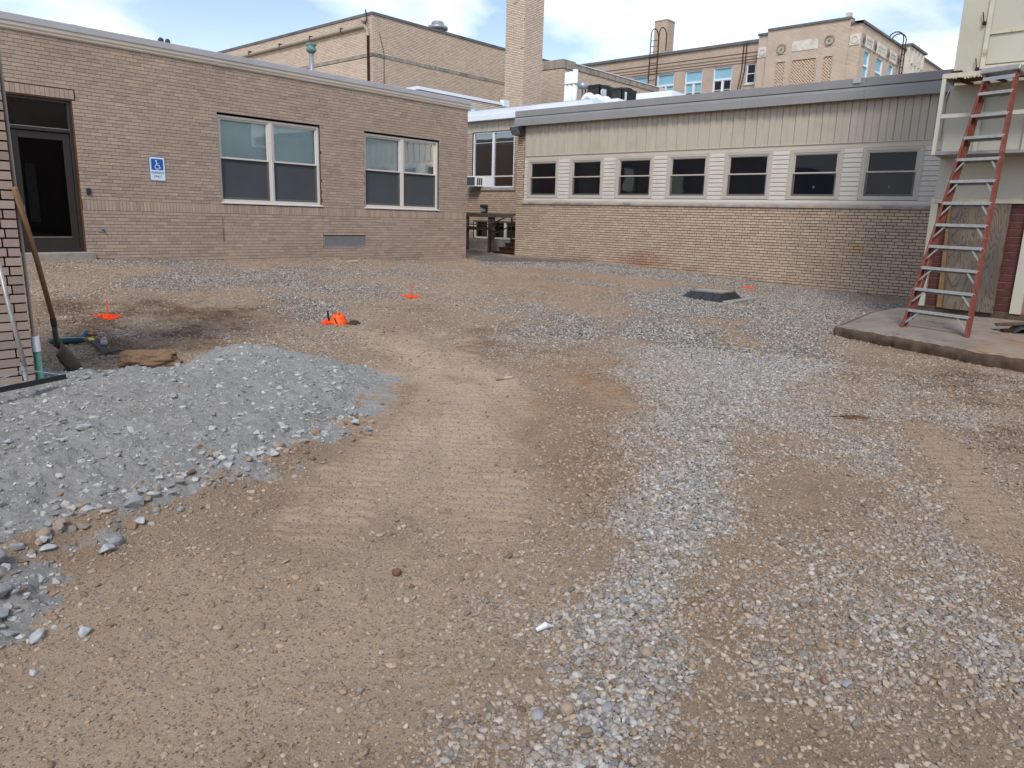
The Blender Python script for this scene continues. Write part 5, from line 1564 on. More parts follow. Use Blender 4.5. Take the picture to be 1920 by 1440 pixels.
m = MB(); m.tube([a, a.lerp(b_, .05), a.lerp(b_, .85), b_], [0.028, 0.033, 0.033, 0.024], 16); m.build('body', 'alu', t, smooth=True)
m = MB(); m.tube([a.lerp(b_, .35), a.lerp(b_, .45)], 0.0338, 16); m.build('red_band', 'fibre_red', t)
m = MB(); m.tube([b_, b_.lerp(a, -.18)], [0.024, 0.02], 12); m.build('cap', 'white_pipe', t)

# survey marks: orange paint patches with whisker pins
def paint_patch(x, y, r, label, group=None, seed=0, stretch=1.0):
    rg = random.Random(seed)
    vs = []; fc = []
    n = 0
    for k in range(420):
        a = rg.uniform(0, 6.283); d = r * rg.random() ** .62 * (0.8 + 0.3 * math.sin(3 * a + seed) + rg.uniform(-.1, .15))
        cx, cy = x + d * math.cos(a) * stretch * .75 + 0 , y + d * math.sin(a)
        s = rg.uniform(.004, .013)
        z = gz(cx, cy) + rg.uniform(.004, .022)
        K = 6
        ring = [(cx + s * rg.uniform(.6, 1.2) * math.cos(j * 6.283 / K), cy + s * rg.uniform(.6, 1.2) * math.sin(j * 6.283 / K), z) for j in range(K)]
        vs += [(cx, cy, z + s * 1.1)] + ring
        fc += [(n, n + 1 + j, n + 1 + (j + 1) % K) for j in range(K)]
        n += K + 1
    m = MB(); m.add(vs, fc)
    o = m.build('paint_mark', 'orange_paint')
    return tag(o, label, 'paint mark', group)


def pin(x, y, label, h=0.21):
    t = thing('marker_pin', label, 'marker', tuple(gp(x, y)))
    m = MB(); m.tube([gp(x, y, -.02), gp(x, y, h)], 0.008, 6); m.build('wire', 'orange_plastic', t)
    rg = random.Random(int(x * 100))
    m = MB()
    for k in range(16):
        a = rg.uniform(0, 6.28); z = rg.uniform(.02, h)
        m.bar(gp(x, y, z), gp(x, y, z) + Vector((.014 * math.cos(a), .014 * math.sin(a), rg.uniform(-.012, .01))), 0.004)
    m.build('whiskers', 'orange_paint', t, kind='stuff')


paint_patch(3.24, 9.47, .185, 'orange paint patch on the dirt right of the shovel, under the left marker pin', seed=1)
pin(3.232, 9.469, 'orange marker pin standing in the paint patch nearest the entrance door')
paint_patch(7.85, 9.32, .19, 'orange paint patch on the gravel in the middle of the yard, under a marker pin', seed=2)
pin(7.84, 9.32, 'orange marker pin standing in the paint patch in the middle of the yard')
paint_patch(15.7, 7.05, .16, 'small orange paint patch near the buff brick wall beyond the drain frame', seed=3)
t = thing('cleanout_cap', 'orange plastic cleanout cap sticking out of the ground between the two marker pins', 'cap', tuple(gp(5.4, 7.85)))
m = MB(); m.lathe(gp(5.4, 7.85, -.01), [(.115, 0), (.11, .04), (.095, .075), (.09, .10), (.075, .125), (.055, .13), (.05, .118), (.03, .118)], 22); m.build('cap', 'orange_plastic', t, smooth=False)
m = MB(); m.bar(gp(5.36, 7.80, .13), gp(5.44, 7.90, .13), 0.022, 0.03); m.build('grip_bar', 'orange_plastic', t, bevel=0.004)
m = MB(); m.bar(gp(5.33, 7.77, .02), gp(5.305, 7.80, .085), 0.05, 0.006); m.build('side_opening', 'steel_rust', t)
m = MB(); m.tube([gp(5.36, 8.0, -.01), gp(5.34, 8.0, .15)], 0.014, 7); m.build('stake', 'steel_rust', t)
paint_patch(5.33, 7.92, .17, 'thin orange overspray on the ground round the orange cleanout cap', seed=4)
m = MB(); m.lathe(gp(5.56, 7.74, -.02), [(.07, 0), (.08, .03), (.05, .065), (.01, .075)], 9); tag(m.build('soil_clod', 'clod', smooth=True), 'dark wet soil clod just right of the orange cleanout cap', 'clod')

# drain frame
t = thing('drain_frame', 'black cast drain frame with ribbed sloping sides standing on the grey gravel', 'drain', (12.9, 6.5, .19))
bz, tz = 0.215, 0.345
bx = [(12.50, 6.14), (13.38, 6.14), (13.38, 6.95), (12.50, 6.95)]; tp = [(12.66, 6.22), (13.28, 6.22), (13.28, 6.86), (12.66, 6.86)]
m = MB()
for i in range(4):
    j = (i + 1) % 4
    m.add([(*bx[i], bz), (*bx[j], bz), (*tp[j], tz - .03), (*tp[i], tz - .03)], [(0, 1, 2, 3)])
    m.add([(*tp[i], tz - .032), (*tp[j], tz - .032), (*tp[j], tz), (*tp[i], tz)], [(0, 1, 2, 3)])
m.build('frame', 'black_plastic', t)
m = MB(); m.flat([(12.44, 6.08), (13.44, 6.08), (13.44, 7.0), (12.44, 7.0)], bz - .06, bz); m.build('flange', 'black_plastic', t)
m = MB(); m.flat(tp, tz - .02, tz - .004); m.build('cover', 'concrete', t)
for f in (.2, .5, .8):
    for (A1, B1, A2, B2) in ((bx[3], bx[0], tp[3], tp[0]), (bx[0], bx[1], tp[0], tp[1])):
        a = Vector((*[A1[q] + (B1[q] - A1[q]) * f for q in (0, 1)], bz)); b_ = Vector((*[A2[q] + (B2[q] - A2[q]) * f for q in (0, 1)], tz - .04))
        m = MB(); m.bar(a, b_, 0.014, 0.03); m.build('rib', 'black_plastic', t)
m = MB(); m.flat([(12.4, 5.86), (13.75, 5.93), (13.75, 6.07), (12.4, 6.05)], .12, .225); tag(m.build('concrete_strip', 'concrete', bevel=0.01), 'short pale concrete strip along the right foot of the black drain frame', 'strip')


# ------------------------------------------------------------------ single rocks one can point at
def rock(x, y, sx, sy, sz, mat, name, label, seed, group=None, rounded=False, rot=0.0, sink=0.25, tilt=0.0):
    r = random.Random(seed)
    bm = bmesh.new()
    if rounded:
        bmesh.ops.create_icosphere(bm, subdivisions=5 if sx > .3 else 3, radius=0.5)
        ph = [r.uniform(0, 6) for _ in range(4)]
        for v in bm.verts:
            d = 1 + .07 * math.sin(4 * v.co.x + ph[0]) + .07 * math.sin(5 * v.co.y + ph[1]) + .05 * math.sin(9 * v.co.z + ph[2])
            if sx > .3: d += .34 * mnoise.noise(v.co * 3.6 + Vector((7, 1, 3))) + .16 * mnoise.noise(v.co * 7 + Vector((1, 5, 2))) + .09 * mnoise.noise(v.co * 9) + .04 * mnoise.noise(v.co * 21) + .4 * (.10 * math.sin(13 * v.co.x + ph[3]) * math.cos(9 * v.co.y) - .25 * max(0, v.co.x))
            v.co *= d
        for f in bm.faces: f.smooth = True
    else:
        vs = [bm.verts.new(Vector((r.gauss(0, 1), r.gauss(0, 1), r.gauss(0, 1))).normalized() * .5 * r.uniform(.82, 1.1)) for _ in range(15)]
        res = bmesh.ops.convex_hull(bm, input=vs)
        bmesh.ops.delete(bm, geom=[g for g in res['geom_interior'] if isinstance(g, bmesh.types.BMVert)], context='VERTS')
        bmesh.ops.bevel(bm, geom=list(bm.edges), offset=.03, segments=2, affect='EDGES')
    for v in bm.verts: v.co = Vector((v.co.x * sx, v.co.y * sy, v.co.z * sz))
    me = bpy.data.meshes.new(name); bm.to_mesh(me); bm.free()
    me.materials.append(MT[mat])
    o = link(name, me, (x, y, gz(x, y) + sz * (.5 - sink)))
    o.rotation_euler = (tilt, 0, rot)
    return tag(o, label, 'rock', group)


rock(2.63, 6.80, .56, .18, .17, 'boulder', 'boulder', 'long tan sandstone boulder lying behind the grey heap near the pry bar', 1, rounded=True, rot=-.62, sink=.1)
rock(0.635, 2.87, .10, .055, .035, 'rock_pale', 'rock', 'flat pale grey rock lying alone on the bare dirt at the lower left', 2, rot=.9, sink=.2)
rock(0.765, 2.775, .055, .05, .045, 'rock_pale', 'rock', 'small blocky pale rock on bare dirt just right of the flat pale rock', 3, rot=.3)
rock(0.565, 2.66, .035, .03, .025, 'rock_pale', 'rock', 'tiny pale rock on the dirt just below the flat pale rock', 4)
rock(1.06, 3.40, .09, .07, .06, 'rock_pale', 'rock', 'pale grey rock at the foot of the heap where the dirt begins', 5, rot=.5)
rock(1.13, 3.47, .10, .085, .07, 'rock_grey', 'rock', 'rounded grey rock touching the pale rock at the foot of the heap', 6, rot=1.2)
rock(0.66, 3.50, .12, .10, .08, 'rock_grey', 'rock', 'big grey rock at the lower left corner of the heap', 7, rot=.4)
rock(0.60, 3.18, .10, .08, .06, 'rock_grey', 'rock', 'grey rock topmost in the small pile at the left picture edge', 8, rot=.9)
rock(0.56, 3.07, .11, .09, .055, 'rock_grey', 'rock', 'wide flat grey rock in the middle of the small pile at the left edge', 9, rot=.2)
rock(0.57, 2.98, .075, .06, .045, 'rock_grey', 'rock', 'roundish grey rock lowest in the small pile at the left edge', 10, rot=1.9)
rock(1.89, 2.35, .045, .04, .035, 'rock_rust', 'pebble', 'single round reddish brown pebble on the bare dirt left of the gravel band', 11, rounded=True, sink=.2)
rock(1.87, 2.22, .028, .024, .018, 'rock_rust', 'pebble', 'small dark brown pebble just nearer than the round reddish one', 12, rounded=True)
rock(1.70, 1.24, .05, .045, .038, 'rock_tan', 'pebble', 'large round tan pebble on the grey gravel band near the bottom', 13, rounded=True)
rock(1.61, 1.29, .055, .042, .028, 'rock_grey', 'pebble', 'smooth oval grey pebble left of the gravel band near the bottom', 14, rounded=True, rot=.5)
rock(1.80, 1.15, .05, .038, .026, 'rock_grey', 'pebble', 'smooth oval grey pebble in the middle of the gravel band near the bottom', 15, rounded=True, rot=.1)
rock(2.15, 1.22, .055, .04, .03, 'rock_tan', 'pebble', 'tan oval pebble in the gravel band above the large round one', 16, rounded=True, rot=.8)
rock(6.25, 1.76, .24, .09, .05, 'rock_rust', 'brick_fragment', 'rust brown broken brick piece on the brown gravel at the right', 17, rot=-.9, sink=.15)
rock(6.75, 1.98, .09, .07, .05, 'rock_tan', 'rock', 'tan rock on the gravel beyond the rust brown brick piece', 18, rot=.4)
rock(2.52, 0.62, .05, .04, .022, 'rock_grey', 'pebble', 'flat grey pebble alone among small stones at the lower right', 19, rounded=True)
rock(3.2, 5.05, .05, .045, .04, 'rock_grey', 'rock', 'dark cornered rock on the crest of the grey heap', 20)
rg = random.Random(77)
for i in range(70):
    while True:
        x, y = rg.uniform(0.6, 4.0), rg.uniform(3.6, 6.9)
        if sdist([x], [y], PILE)[0] > 0.12: break
    s = rg.uniform(.05, .10)
    rock(x, y, s * rg.uniform(.9, 1.3), s * rg.uniform(.7, 1), s * rg.uniform(.35, .6), rg.choice(['rock_pale', 'rock_grey', 'rock_pale']), 'rock', 'angular grey stone half sunk in the crushed stone heap', 200 + i, group='stones in the crushed stone heap', rot=rg.uniform(0, 6), sink=rg.uniform(.3, .45))
for i in range(34):
    t_ = rg.random() * (len(BERM) - 1.01); k = int(t_); f = t_ - k
    x = BERM[k][0] * (1 - f) + BERM[k + 1][0] * f + rg.gauss(0, .03); y = BERM[k][1] * (1 - f) + BERM[k + 1][1] * f + rg.gauss(0.03, .09)
    s = rg.uniform(.05, .095)
    rock(x, y, s * rg.uniform(.9, 1.3), s * rg.uniform(.7, 1), s * rg.uniform(.45, .75), rg.choice(['rock_pale', 'rock_grey', 'rock_grey', 'rock_tan']), 'rock', 'broken stone on the ridge along the near edge of the heap', 400 + i, group='stones on the ridge along the heap', rot=rg.uniform(0, 6), sink=rg.uniform(.15, .35))
m = MB(); m.bar(gp(4.98, 4.46, .02), gp(4.86, 4.56, .03), .018, .012); tag(m.build('stick', 'sheet_rust'), 'short pale stick on the tread marks in the middle of the yard', 'stick')
m = MB(); m.tube([gp(1.97, 1.60, .02), gp(2.0, 1.58, .035), gp(2.03, 1.575, .02)], [.008, .012, .005], 7); tag(m.build('scrap', 'sticker', smooth=False), 'crumpled white scrap on the dirt just left of the gravel band', 'scrap')
m = MB(); m.bar(gp(10.3, 14.6, .02), gp(10.55, 14.45, .05), .06, .02); tag(m.build('wood_scrap', 'sheet_rust'), 'small pale wood scrap at the foot of the taupe wall under the vent', 'scrap')

# ------------------------------------------------------------------ tall gym block
FG = Fr((0, 28.8, 0), (1, 0, 0), (0, -1, 0))
FGL = Fr((22.0, 0, 0), (0, -1, 0), (-1, 0, 0))
gy = thing('gymnasium', 'tall windowless pale brick block behind the taupe wing with a dark coping', 'building', (28, 28.8, 0))
m = MB(); m.box(FG, 22.02, 36.0, -20, -0.01, 0, 10.3); m.build('wall', 'mortar_gym', gy)
bg_ = (0.0, 0.5)
bricks(FG, 22.0, 35.4, 8.70, 10.28, 0.0677, 0.21, [], gy, 'brick_gym', depth=0.010, joint=0.014, vjoint=0.012, bond=bg_, singles=300, seed=51, jitter=0.002)
bricks(FG, 22.0, 35.4, 6.0, 8.54, 0.0677, 0.21, [], gy, 'brick_gym', depth=0.010, joint=0.014, vjoint=0.012, bond=bg_, singles=0, seed=52, jitter=0.002)
bricks(FGL, -43.5, -28.82, 8.70, 10.28, 0.0677, 0.21, [], gy, 'brick_gym', depth=0.012, joint=0.014, vjoint=0.012, bond=bg_, singles=0, seed=53)
bricks(FGL, -43.5, -28.82, 7.2, 8.52, 0.0677, 0.21, [], gy, 'brick_gym', depth=0.010, joint=0.012, vjoint=0.008, bond=bg_, singles=0, seed=54)
for F, a, b in ((FG, 22.0, 35.45), (FGL, -44, -28.79)):
    k = int((b - a) / 1.5); st = (b - a) / k
    for i in range(k):
        m = MB(); m.box(F, a + i * st + .004, a + (i + 1) * st - .004, -0.3, 0.05, 10.285, 10.40); m.build('coping_stone', 'coping_dark', gy)
    for i in range(k):
        m = MB(); m.box(F, a + i * st + .003, a + (i + 1) * st - .003, -0.1, 0.03, 8.545, 8.70); m.build('band_stone', 'dirty_limestone', gy)
# pipe and downspout on its left face
t = thing('gutter_pipe', 'grey conduit crossing the gym wall and turning down near the corner', 'pipe', (21.9, 30, 8))
m = MB(); m.tube([(21.90, 43, 9.80), (21.90, 29.6, 9.86)], 0.085, 10); m.build('horizontal_pipe', 'pipe_beige', t)
m = MB(); m.tube([(21.90, 29.6, 9.86), (21.90, 29.25, 9.84), (21.90, 29.07, 9.68), (21.90, 29.02, 9.4)], 0.075, 10); m.build('elbow', 'pipe_beige', t)
m = MB(); m.tube([(21.90, 29.02, 9.42), (21.90, 29.02, 7.2)], 0.06, 10); m.build('downpipe', 'steel_rust', t)
for y in (31.0, 33.6, 36.4, 39.5):
    m = MB(); m.box(FGL, -y - .03, -y + .03, 0, .20, 9.78, 9.98); m.build('bracket', 'black_metal', t)
t = thing('security_camera', 'round grey camera with a black cable at the top corner of the gym wall', 'camera', (21.9, 29.3, 10))
m = MB(); m.lathe((21.86, 29.28, 9.96), [(.03, 0), (.11, .04), (.13, .11), (.10, .2), (.03, .24)], 12); m.build('dome', 'pipe_beige', t, smooth=True)
m = MB(); m.tube([(21.85, 29.1, 10.5), (21.86, 29.05, 10.2), (21.84, 29.0, 10.02), (21.85, 29.15, 9.92)], 0.03, 6); m.build('cable', 'black_plastic', t)
m = MB(); m.tube([(22.35, 28.765, 9.6), (22.6, 28.765, 8.8), (22.6, 28.76, 7.3)], 0.012, 5); tag(m.build('cable', 'black_plastic'), 'thin dark cable hanging down the gym wall right of its corner', 'cable')
t = thing('flue_pipe', 'bright metal flue with a verdigris cap before the gym wall', 'flue', (19.0, 29.15, 5))
m = MB(); m.tube([(19.0, 29.15, 4.6), (19.0, 29.15, 8.28)], 0.10, 14); m.build('pipe', 'galv', t, smooth=True)
m = MB(); m.lathe((19.0, 29.15, 8.20), [(.12, 0), (.20, .06), (.23, .16), (.16, .22), (.20, .28), (.24, .36), (.12, .40)], 14); m.build('cap', 'copper_green', t, smooth=True)
t = thing('roof_fan', 'round galvanised roof fan on top of the gym', 'vent', (27.9, 31, 10.4))
m = MB(); m.lathe((27.92, 31.0, 10.3), [(.42, 0), (.42, .75)], 20); m.build('curb', 'galv', t, smooth=True)
m = MB(); m.lathe((27.92, 31.0, 11.06), [(.52, 0), (.54, .12), (.50, .16), (.36, .18), (.33, .34), (.26, .40)], 20); m.build('hood', 'galv', t, smooth=True)

# lower block with the white roof edge before the gym
lb = thing('low_brick_block', 'low pale brick block with a white roof edge at the foot of the gym', 'building', (21, 22, 0))
FL2 = Fr((0, 22.0, 0), (1, 0, 0), (0, -1, 0))
m = MB(); m.box(FL2, 18.9, 25.0, -6.8, -0.01, 0, 6.1); m.build('wall', 'mortar_gym', lb)
bricks(FL2, 18.88, 25.0, 4.6, 6.08, 0.0677, 0.21, [], lb, 'brick_gym', depth=0.010, joint=0.014, vjoint=0.012, bond=bg_, singles=0, seed=55)
m = MB(); m.box(FL2, 18.86, 23.55, -0.2, 0.05, 6.10, 6.21); m.build('roof_edge_flashing', 'flash_white', lb)
m = MB(); m.box(Fr((18.86, 0, 0), (0, 1, 0), (-1, 0, 0)), 22.05, 28.7, -0.2, 0.03, 6.10, 6.209); m.build('roof_edge_flashing', 'flash_white', lb)
m = MB(); m.box(FL2, 23.4, 23.75, -0.1, 0.10, 6.06, 6.32); m.build('edge_end_cap', 'flash_white', lb)

# chimney
CX, CY = 25.0, 22.3
ch = thing('brick_chimney', 'tall square buff brick chimney rising past the top of the picture', 'chimney', (CX + .6, CY + .6, 0))
FC1 = Fr((CX, 0, 0), (0, -1, 0), (-1, 0, 0)); FC2 = Fr((0, CY, 0), (1, 0, 0), (0, -1, 0))
m = MB(); m.box(FC2, CX + .01, CX + 1.23, -1.08, -0.01, 0, 13.5); m.build('stack', 'mortar_gym', ch)
m_sing = bricks(FC2, CX - 0.01, CX + 1.24, 5.6, 11.9, 0.0677, 0.2085, [], ch, 'brick_gym', depth=0.012, joint=0.015, vjoint=0.014, bond=(0.0, 0.5), singles=300, seed=61, jitter=0.003)
bricks(FC1, -CY - 1.08, -CY, 5.6, 11.9, 0.0677, 0.2085, [], ch, 'brick_gym', depth=0.012, joint=0.015, vjoint=0.014, bond=(0.5, 0.0), singles=0, seed=62, jitter=0.003)
for (u0, u1, z) in ((-22.55, -22.35, 10.62), (-23.0, -22.75, 10.45), (-22.5, -22.3, 9.75), (-22.5, -22.3, 8.62)):
    m = MB(); m.box(FC1, u0, u1, -0.02, 0.0135, z, z + 0.04); m.build('open_joint', 'hole', ch)

# wing with pilaster between chimney and far building
FW2 = Fr((0, 25.0, 0), (1, 0, 0), (0, -1, 0))
lw = thing('coped_wing', 'pale brick wing with weathered stone coping between the chimney and the far school', 'building', (35, 25, 0))
m = MB(); m.box(FW2, 31.07, 40.6, -3.7, -0.01, 0, 9.25); m.build('wall', 'mortar_gym', lw)
bricks(FW2, 31.05, 40.6, 5.5, 9.10, 0.0677, 0.21, [], lw, 'brick_gym', depth=0.010, joint=0.014, vjoint=0.012, bond=bg_, singles=0, seed=56)
bricks(Fr((31.05, 0, 0), (0, -1, 0), (-1, 0, 0)), -28.78, -25.0, 5.5, 9.05, 0.0677, 0.21, [], lw, 'brick_gym', depth=0.010, joint=0.014, vjoint=0.012, bond=bg_, singles=0, seed=57)
m = MB(); m.box(FW2, 31.0, 32.05, -3.7, 0.06, 9.06, 9.50); m.build('pilaster_cap', 'dirty_limestone', lw, bevel=0.02)
for i in range(6):
    a = 32.06 + i * 1.42
    m = MB(); m.box(FW2, a, a + 1.41, -0.3, 0.05, 9.12, 9.40); m.build('coping_stone', 'dirty_limestone', lw)
m = MB(); m.box(FW2, 32.0, 40.7, -0.35, 0.08, 9.402, 9.44); m.build('white_flashing', 'flash_white', lw)
m = MB(); m.box(FW2, 40.3, 41.6, -0.5, 0.09, 9.10, 9.40); m.build('end_block', 'limestone', lw)
m = MB(); m.box(FG, 33.4, 35.3, -0.02, 0.03, 7.86, 8.10); m.build('door_lintel', 'dirty_limestone', gy)
m = MB(); m.box(FG, 33.5, 35.1, -0.02, 0.02, 6.0, 7.85); m.build('white_door', 'sheet_beige', gy)
t = thing('old_bell', 'rusty bell bracket on the wing corner left of the white pipes', 'bracket', (30.9, 25.2, 7.4))
m = MB(); m.lathe((30.75, 24.85, 6.95), [(.02, 0), (.16, .1), (.12, .32), (.03, .42)], 9); m.bar((31.0, 24.95, 7.4), (30.75, 24.85, 7.36), .05); m.bar((31.1, 24.9, 7.1), (31.8, 24.9, 7.55), .05); m.bar((31.8, 24.9, 7.55), (32.0, 24.9, 7.0), .05); m.build('bracket', 'steel_rust', t)

# school range on the other side of the yard, behind the camera; it shows in the door and window glass
rb = thing('rear_building', 'brick school range across the yard, mirrored darkly in the entrance door glass', 'building', (8, -15, 0))
m = MB(); m.box(WORLD, -14, 40, 15.0, 24.0, -0.2, 5.2); m.build('wall', 'far_brick', rb)
m = MB(); m.box(WORLD, 9, 16, 15.5, 22.0, 5.2, 8.0); m.build('upper_block', 'far_brick', rb)
m = MB(); m.box(WORLD, -14.1, 40.1, 14.9, 24.1, 5.2, 5.45); m.build('coping', 'coping_dark', rb)

# ------------------------------------------------------------------ far school building
fb = thing('school_building', 'distant two-storey pale brick school block with stone medallions and blue-shaded windows', 'building', (46, 20, 0))
FF = Fr((46.0, 0, 0), (0, -1, 0), (-1, 0, 0))
wins = [(-30.75, -29.40), (-28.72, -27.40), (-26.58, -25.30), (-24.52, -23.22), (-22.28, -21.66)]
m = MB(); m.box(FF, -46, -21.2, -12, -0.25, 0, 12.55); m.build('inner_wall', 'mortar_gym', fb)
hf = [(a, b, 9.0, 11.36) for a, b in wins[:4]] + [(-22.28, -21.66, 10.2, 11.36)]
core(FF, -46, -21.2, 7.0, 12.55, hf, fb, 'far_brick', 0.3)
for z in (12.0, 11.78, 11.60, 11.44):
    m = MB(); m.box(FF, -46, -21.2, 0.0, 0.03, z, z + 0.03); m.build('string_course', 'mortar_gym', fb)
m = MB(); m.box(FF, -46, -21.2, -0.4, 0.12, 12.55, 12.72); m.build('coping', 'coping_dark', fb)
for i, (a, b) in enumerate(wins):
    if i < 4:
        m = frame_mb(FF, a, b, 9.0, 11.36, 0.07, -0.2, -0.06); m.box(FF, a + .07, b - .07, -0.2, -0.05, 10.56, 10.68); m.box(FF, (a + b) / 2 - .06, (a + b) / 2 + .06, -0.2, -0.07, 9.07, 10.56)
        w = m.build('window', 'sign_white', fb)
        m = MB(); m.box(FF, a + .07, b - .07, -0.14, -0.13, 10.68, 11.29); m.build('pane', 'shade_blue', w)
        mid_ = (a + b) / 2
        for (p, q) in ((a + .07, mid_ - .06), (mid_ + .06, b - .07)):
            m = frame_mb(FF, p, q, 9.07, 10.55, .035, -.16, -.10); m.box(FF, p + .035, q - .035, -.16, -.10, 9.98, 10.02); m.build('sash', 'frame_white', w)
            m = MB(); m.box(FF, p + .03, q - .03, -0.145, -0.14, 10.02, 10.54); m.build('pane', 'shade_blue' if i < 3 else 'glass_dark', w)
            m = MB(); m.box(FF, p + .03, q - .03, -0.145, -0.14, 9.1, 9.98); m.build('pane', 'screen_dark', w)
    else:
        m = frame_mb(FF, a, b, 10.2, 11.36, 0.07, -0.2, -0.06); m.box(FF, a + .07, b - .07, -.2, -.07, 10.76, 10.81); w = m.build('window', 'sign_white', fb)
        m = MB(); m.box(FF, a + .06, b - .06, -0.15, -0.14, 10.26, 11.3); m.build('pane', 'glass_dark', w)
        m = MB(); m.box(FF, a - .05, b + .05, -0.1, 0.06, 10.10, 10.2); m.build('sill', 'limestone', w)
m = MB(); m.box(FF, -46, -21.2, -1.5, -0.5, 7, 12); m.build('dark_room', 'room', fb)

# pavilion with stepped parapet
FV = Fr((45.0, 0, 0), (0, -1, 0), (-1, 0, 0))
pv = thing('school_pavilion', 'projecting far brick pavilion with a blank stone plaque, two ringed medallions and brick lattices', 'building', (46, 18, 0))
lat = [(-19.91, -19.40), (-18.98, -17.58), (-17.13, -16.66)]
core(FV, -20.62, -15.86, 6.0, 12.86, [(a, b, 8.5, 11.03) for a, b in lat], pv, 'far_brick_pale', 0.5)
m = MB(); m.box(FV, -21.2, -20.62, -2.0, -0.10, 6.0, 12.68); m.build('left_pilaster', 'far_brick_pale', pv)
m = MB(); m.box(FV, -15.86, -15.262, -1.0, -0.10, 6.0, 12.60); m.build('right_pilaster', 'far_brick_pale', pv)
m = MB(); m.box(FV, -20.62, -15.86, -0.6, 0.08, 12.86, 12.98); m.build('coping', 'coping_dark', pv)
m = MB(); m.box(FV, -21.25, -20.64, -1.2, 0.0, 12.68, 12.80); m.build('coping', 'coping_dark', pv)
m = MB(); m.box(FV, -15.84, -15.18, -1.2, 0.0, 12.596, 12.716); m.build('coping', 'coping_dark', pv)
m = MB(); m.box(FV, -19.06, -17.55, -0.02, 0.03, 11.53, 12.10); m.build('plaque', 'limestone', pv)
for (u, z, s) in ((-19.70, 11.75, .30), (-16.92, 11.88, .29)):
    m = MB(); m.box(FV, u - s, u + s, -0.02, 0.025, z - s, z + s); md_ = m.build('medallion_block', 'far_brick_pale', pv)
    m = MB(); disc(FV, u, z, s * .68, s * .92, 0.02, 0.07, mb=m); disc(FV, u, z, 0, s * .28, 0.02, 0.06, mb=m); m.build('ring', 'dirty_limestone', md_)
    m = MB(); disc(FV, u, z, s * .9, s * .97, 0.02, 0.045, mb=m); m.build('ring_shadow', 'coping_dark', md_)
for (u, z, n) in ((-20.90, 11.72, -0.10), (-15.56, 11.78, -0.10)):
    m = MB(); m.box(FV, u - .28, u + .28, n - .02, n + 0.04, z - .28, z + .28); md_ = m.build('medallion_block', 'limestone', pv)
    m = MB(); disc(FV, u, z, .15, .20, n + .03, n + 0.07, mb=m); m.build('ring', 'limestone', md_)
for (a, b) in lat:
    m = MB(); m.box(FV, a, b, -0.3, -0.10, 8.5, 11.03); q = m.build('lattice_panel', 'hole', pv)
    m = MB()
    rows_ = int(2.53 / 0.085)
    for r_ in range(rows_):
        z = 11.03 - (r_ + 1) * 0.085
        m.box(FV, a, b, -0.12, -0.03, z, z + 0.03)
        cw = 0.17; k0 = int((b - a) / cw) + 2
        for c_ in range(k0):
            u = a + (c_ - 0.5 * (r_ % 2)) * cw + .0
            ua, ub = max(a, u), min(b, u + 0.085)
            if ub > ua: m.box(FV, ua, ub, -0.12, -0.025, z + 0.03, z + 0.085)
    m.build('lattice_brick', 'lattice', q, kind='stuff')
    m = frame_mb(FV, a - .06, b + .06, 8.5, 11.09, .055, -.02, .03); m.build('lattice_frame', 'far_brick_pale', q)
# right return face of the pavilion
FS = Fr((0, 15.24, 0), (1, 0, 0), (0, -1, 0))
sw = [(45.95, 46.95), (48.15, 49.45), (50.55, 51.55)]
core(FS, 45.13, 53.4, 6.0, 12.60, [(a, b, 8.5, 11.42) for a, b in sw], pv, 'far_brick_pale', 0.3)
m = MB(); m.box(FS, 45.0, 53.4, -0.4, 0.1, 12.60, 12.72); m.build('coping', 'coping_dark', pv)
for i, (a, b) in enumerate(sw):
    m = frame_mb(FS, a, b, 8.5, 11.42, 0.08, -0.2, -0.05); m.box(FS, a + .08, b - .08, -.2, -.06, 10.55, 10.65); w = m.build('window', 'sign_white', pv)
    m = MB(); m.box(FS, a + .07, b - .07, -0.14, -0.13, 8.6, 11.35); m.build('pane', 'sky_glass' if 'sky_glass' in MT else 'shade_blue', w)
    m = MB(); m.box(FS, a - .25, b + .25, -0.02, 0.04, 11.50, 12.12); q = m.build('stone_panel', 'limestone', pv)
    m = MB()
    for c_ in range(5):
        u = a + (c_ + .3) * (b - a) / 5
        m.box(FS, u, u + .09, 0.035, 0.055, 11.85, 11.95); m.box(FS, u, u + .07, 0.035, 0.055, 11.68, 11.76)
    m.build('carving', 'dirty_limestone', q, kind='stuff')
for u in (45.45, 47.5, 50.0, 52.1):
    m = MB(); m.box(FS, u - .22, u + .22, -0.02, 0.05, 11.45, 12.10); q = m.build('carved_block', 'dirty_limestone', pv)
    m = MB(); disc(FS, u, 11.78, .06, .17, .05, .09, mb=m); m.build('scroll', 'coping_dark', q)
# stone-clad stair block and further wall
m = MB(); m.box(FS, 53.45, 56.9, -4, 0.25, 6, 12.88); st = m.build('stone_block', 'limestone', pv)
m = MB(); m.box(FS, 53.35, 57.0, -4, 0.4, 12.88, 13.0); m.build('coping', 'coping_dark', pv)
for u in (54.0, 54.8, 55.6, 56.3):
    m = MB(); m.box(FS, u, u + .3, 0.25, 0.33, 11.9, 12.75); m.build('pilaster_fin', 'limestone', pv)
m = MB(); m.box(FS, 56.9, 64, -4, 0.0, 6, 12.78); m.build('rear_wall', 'far_brick_pale', pv)
m = MB(); m.box(FS, 56.9, 64, -4, 0.1, 12.78, 12.9); m.build('coping', 'coping_dark', pv)
m = MB(); m.box(FV, -16.3, -16.02, -0.6, -0.3, 12.98, 13.30); tag(m.build('roof_box', 'limestone'), 'small square light box on the highest parapet of the far pavilion', 'box')

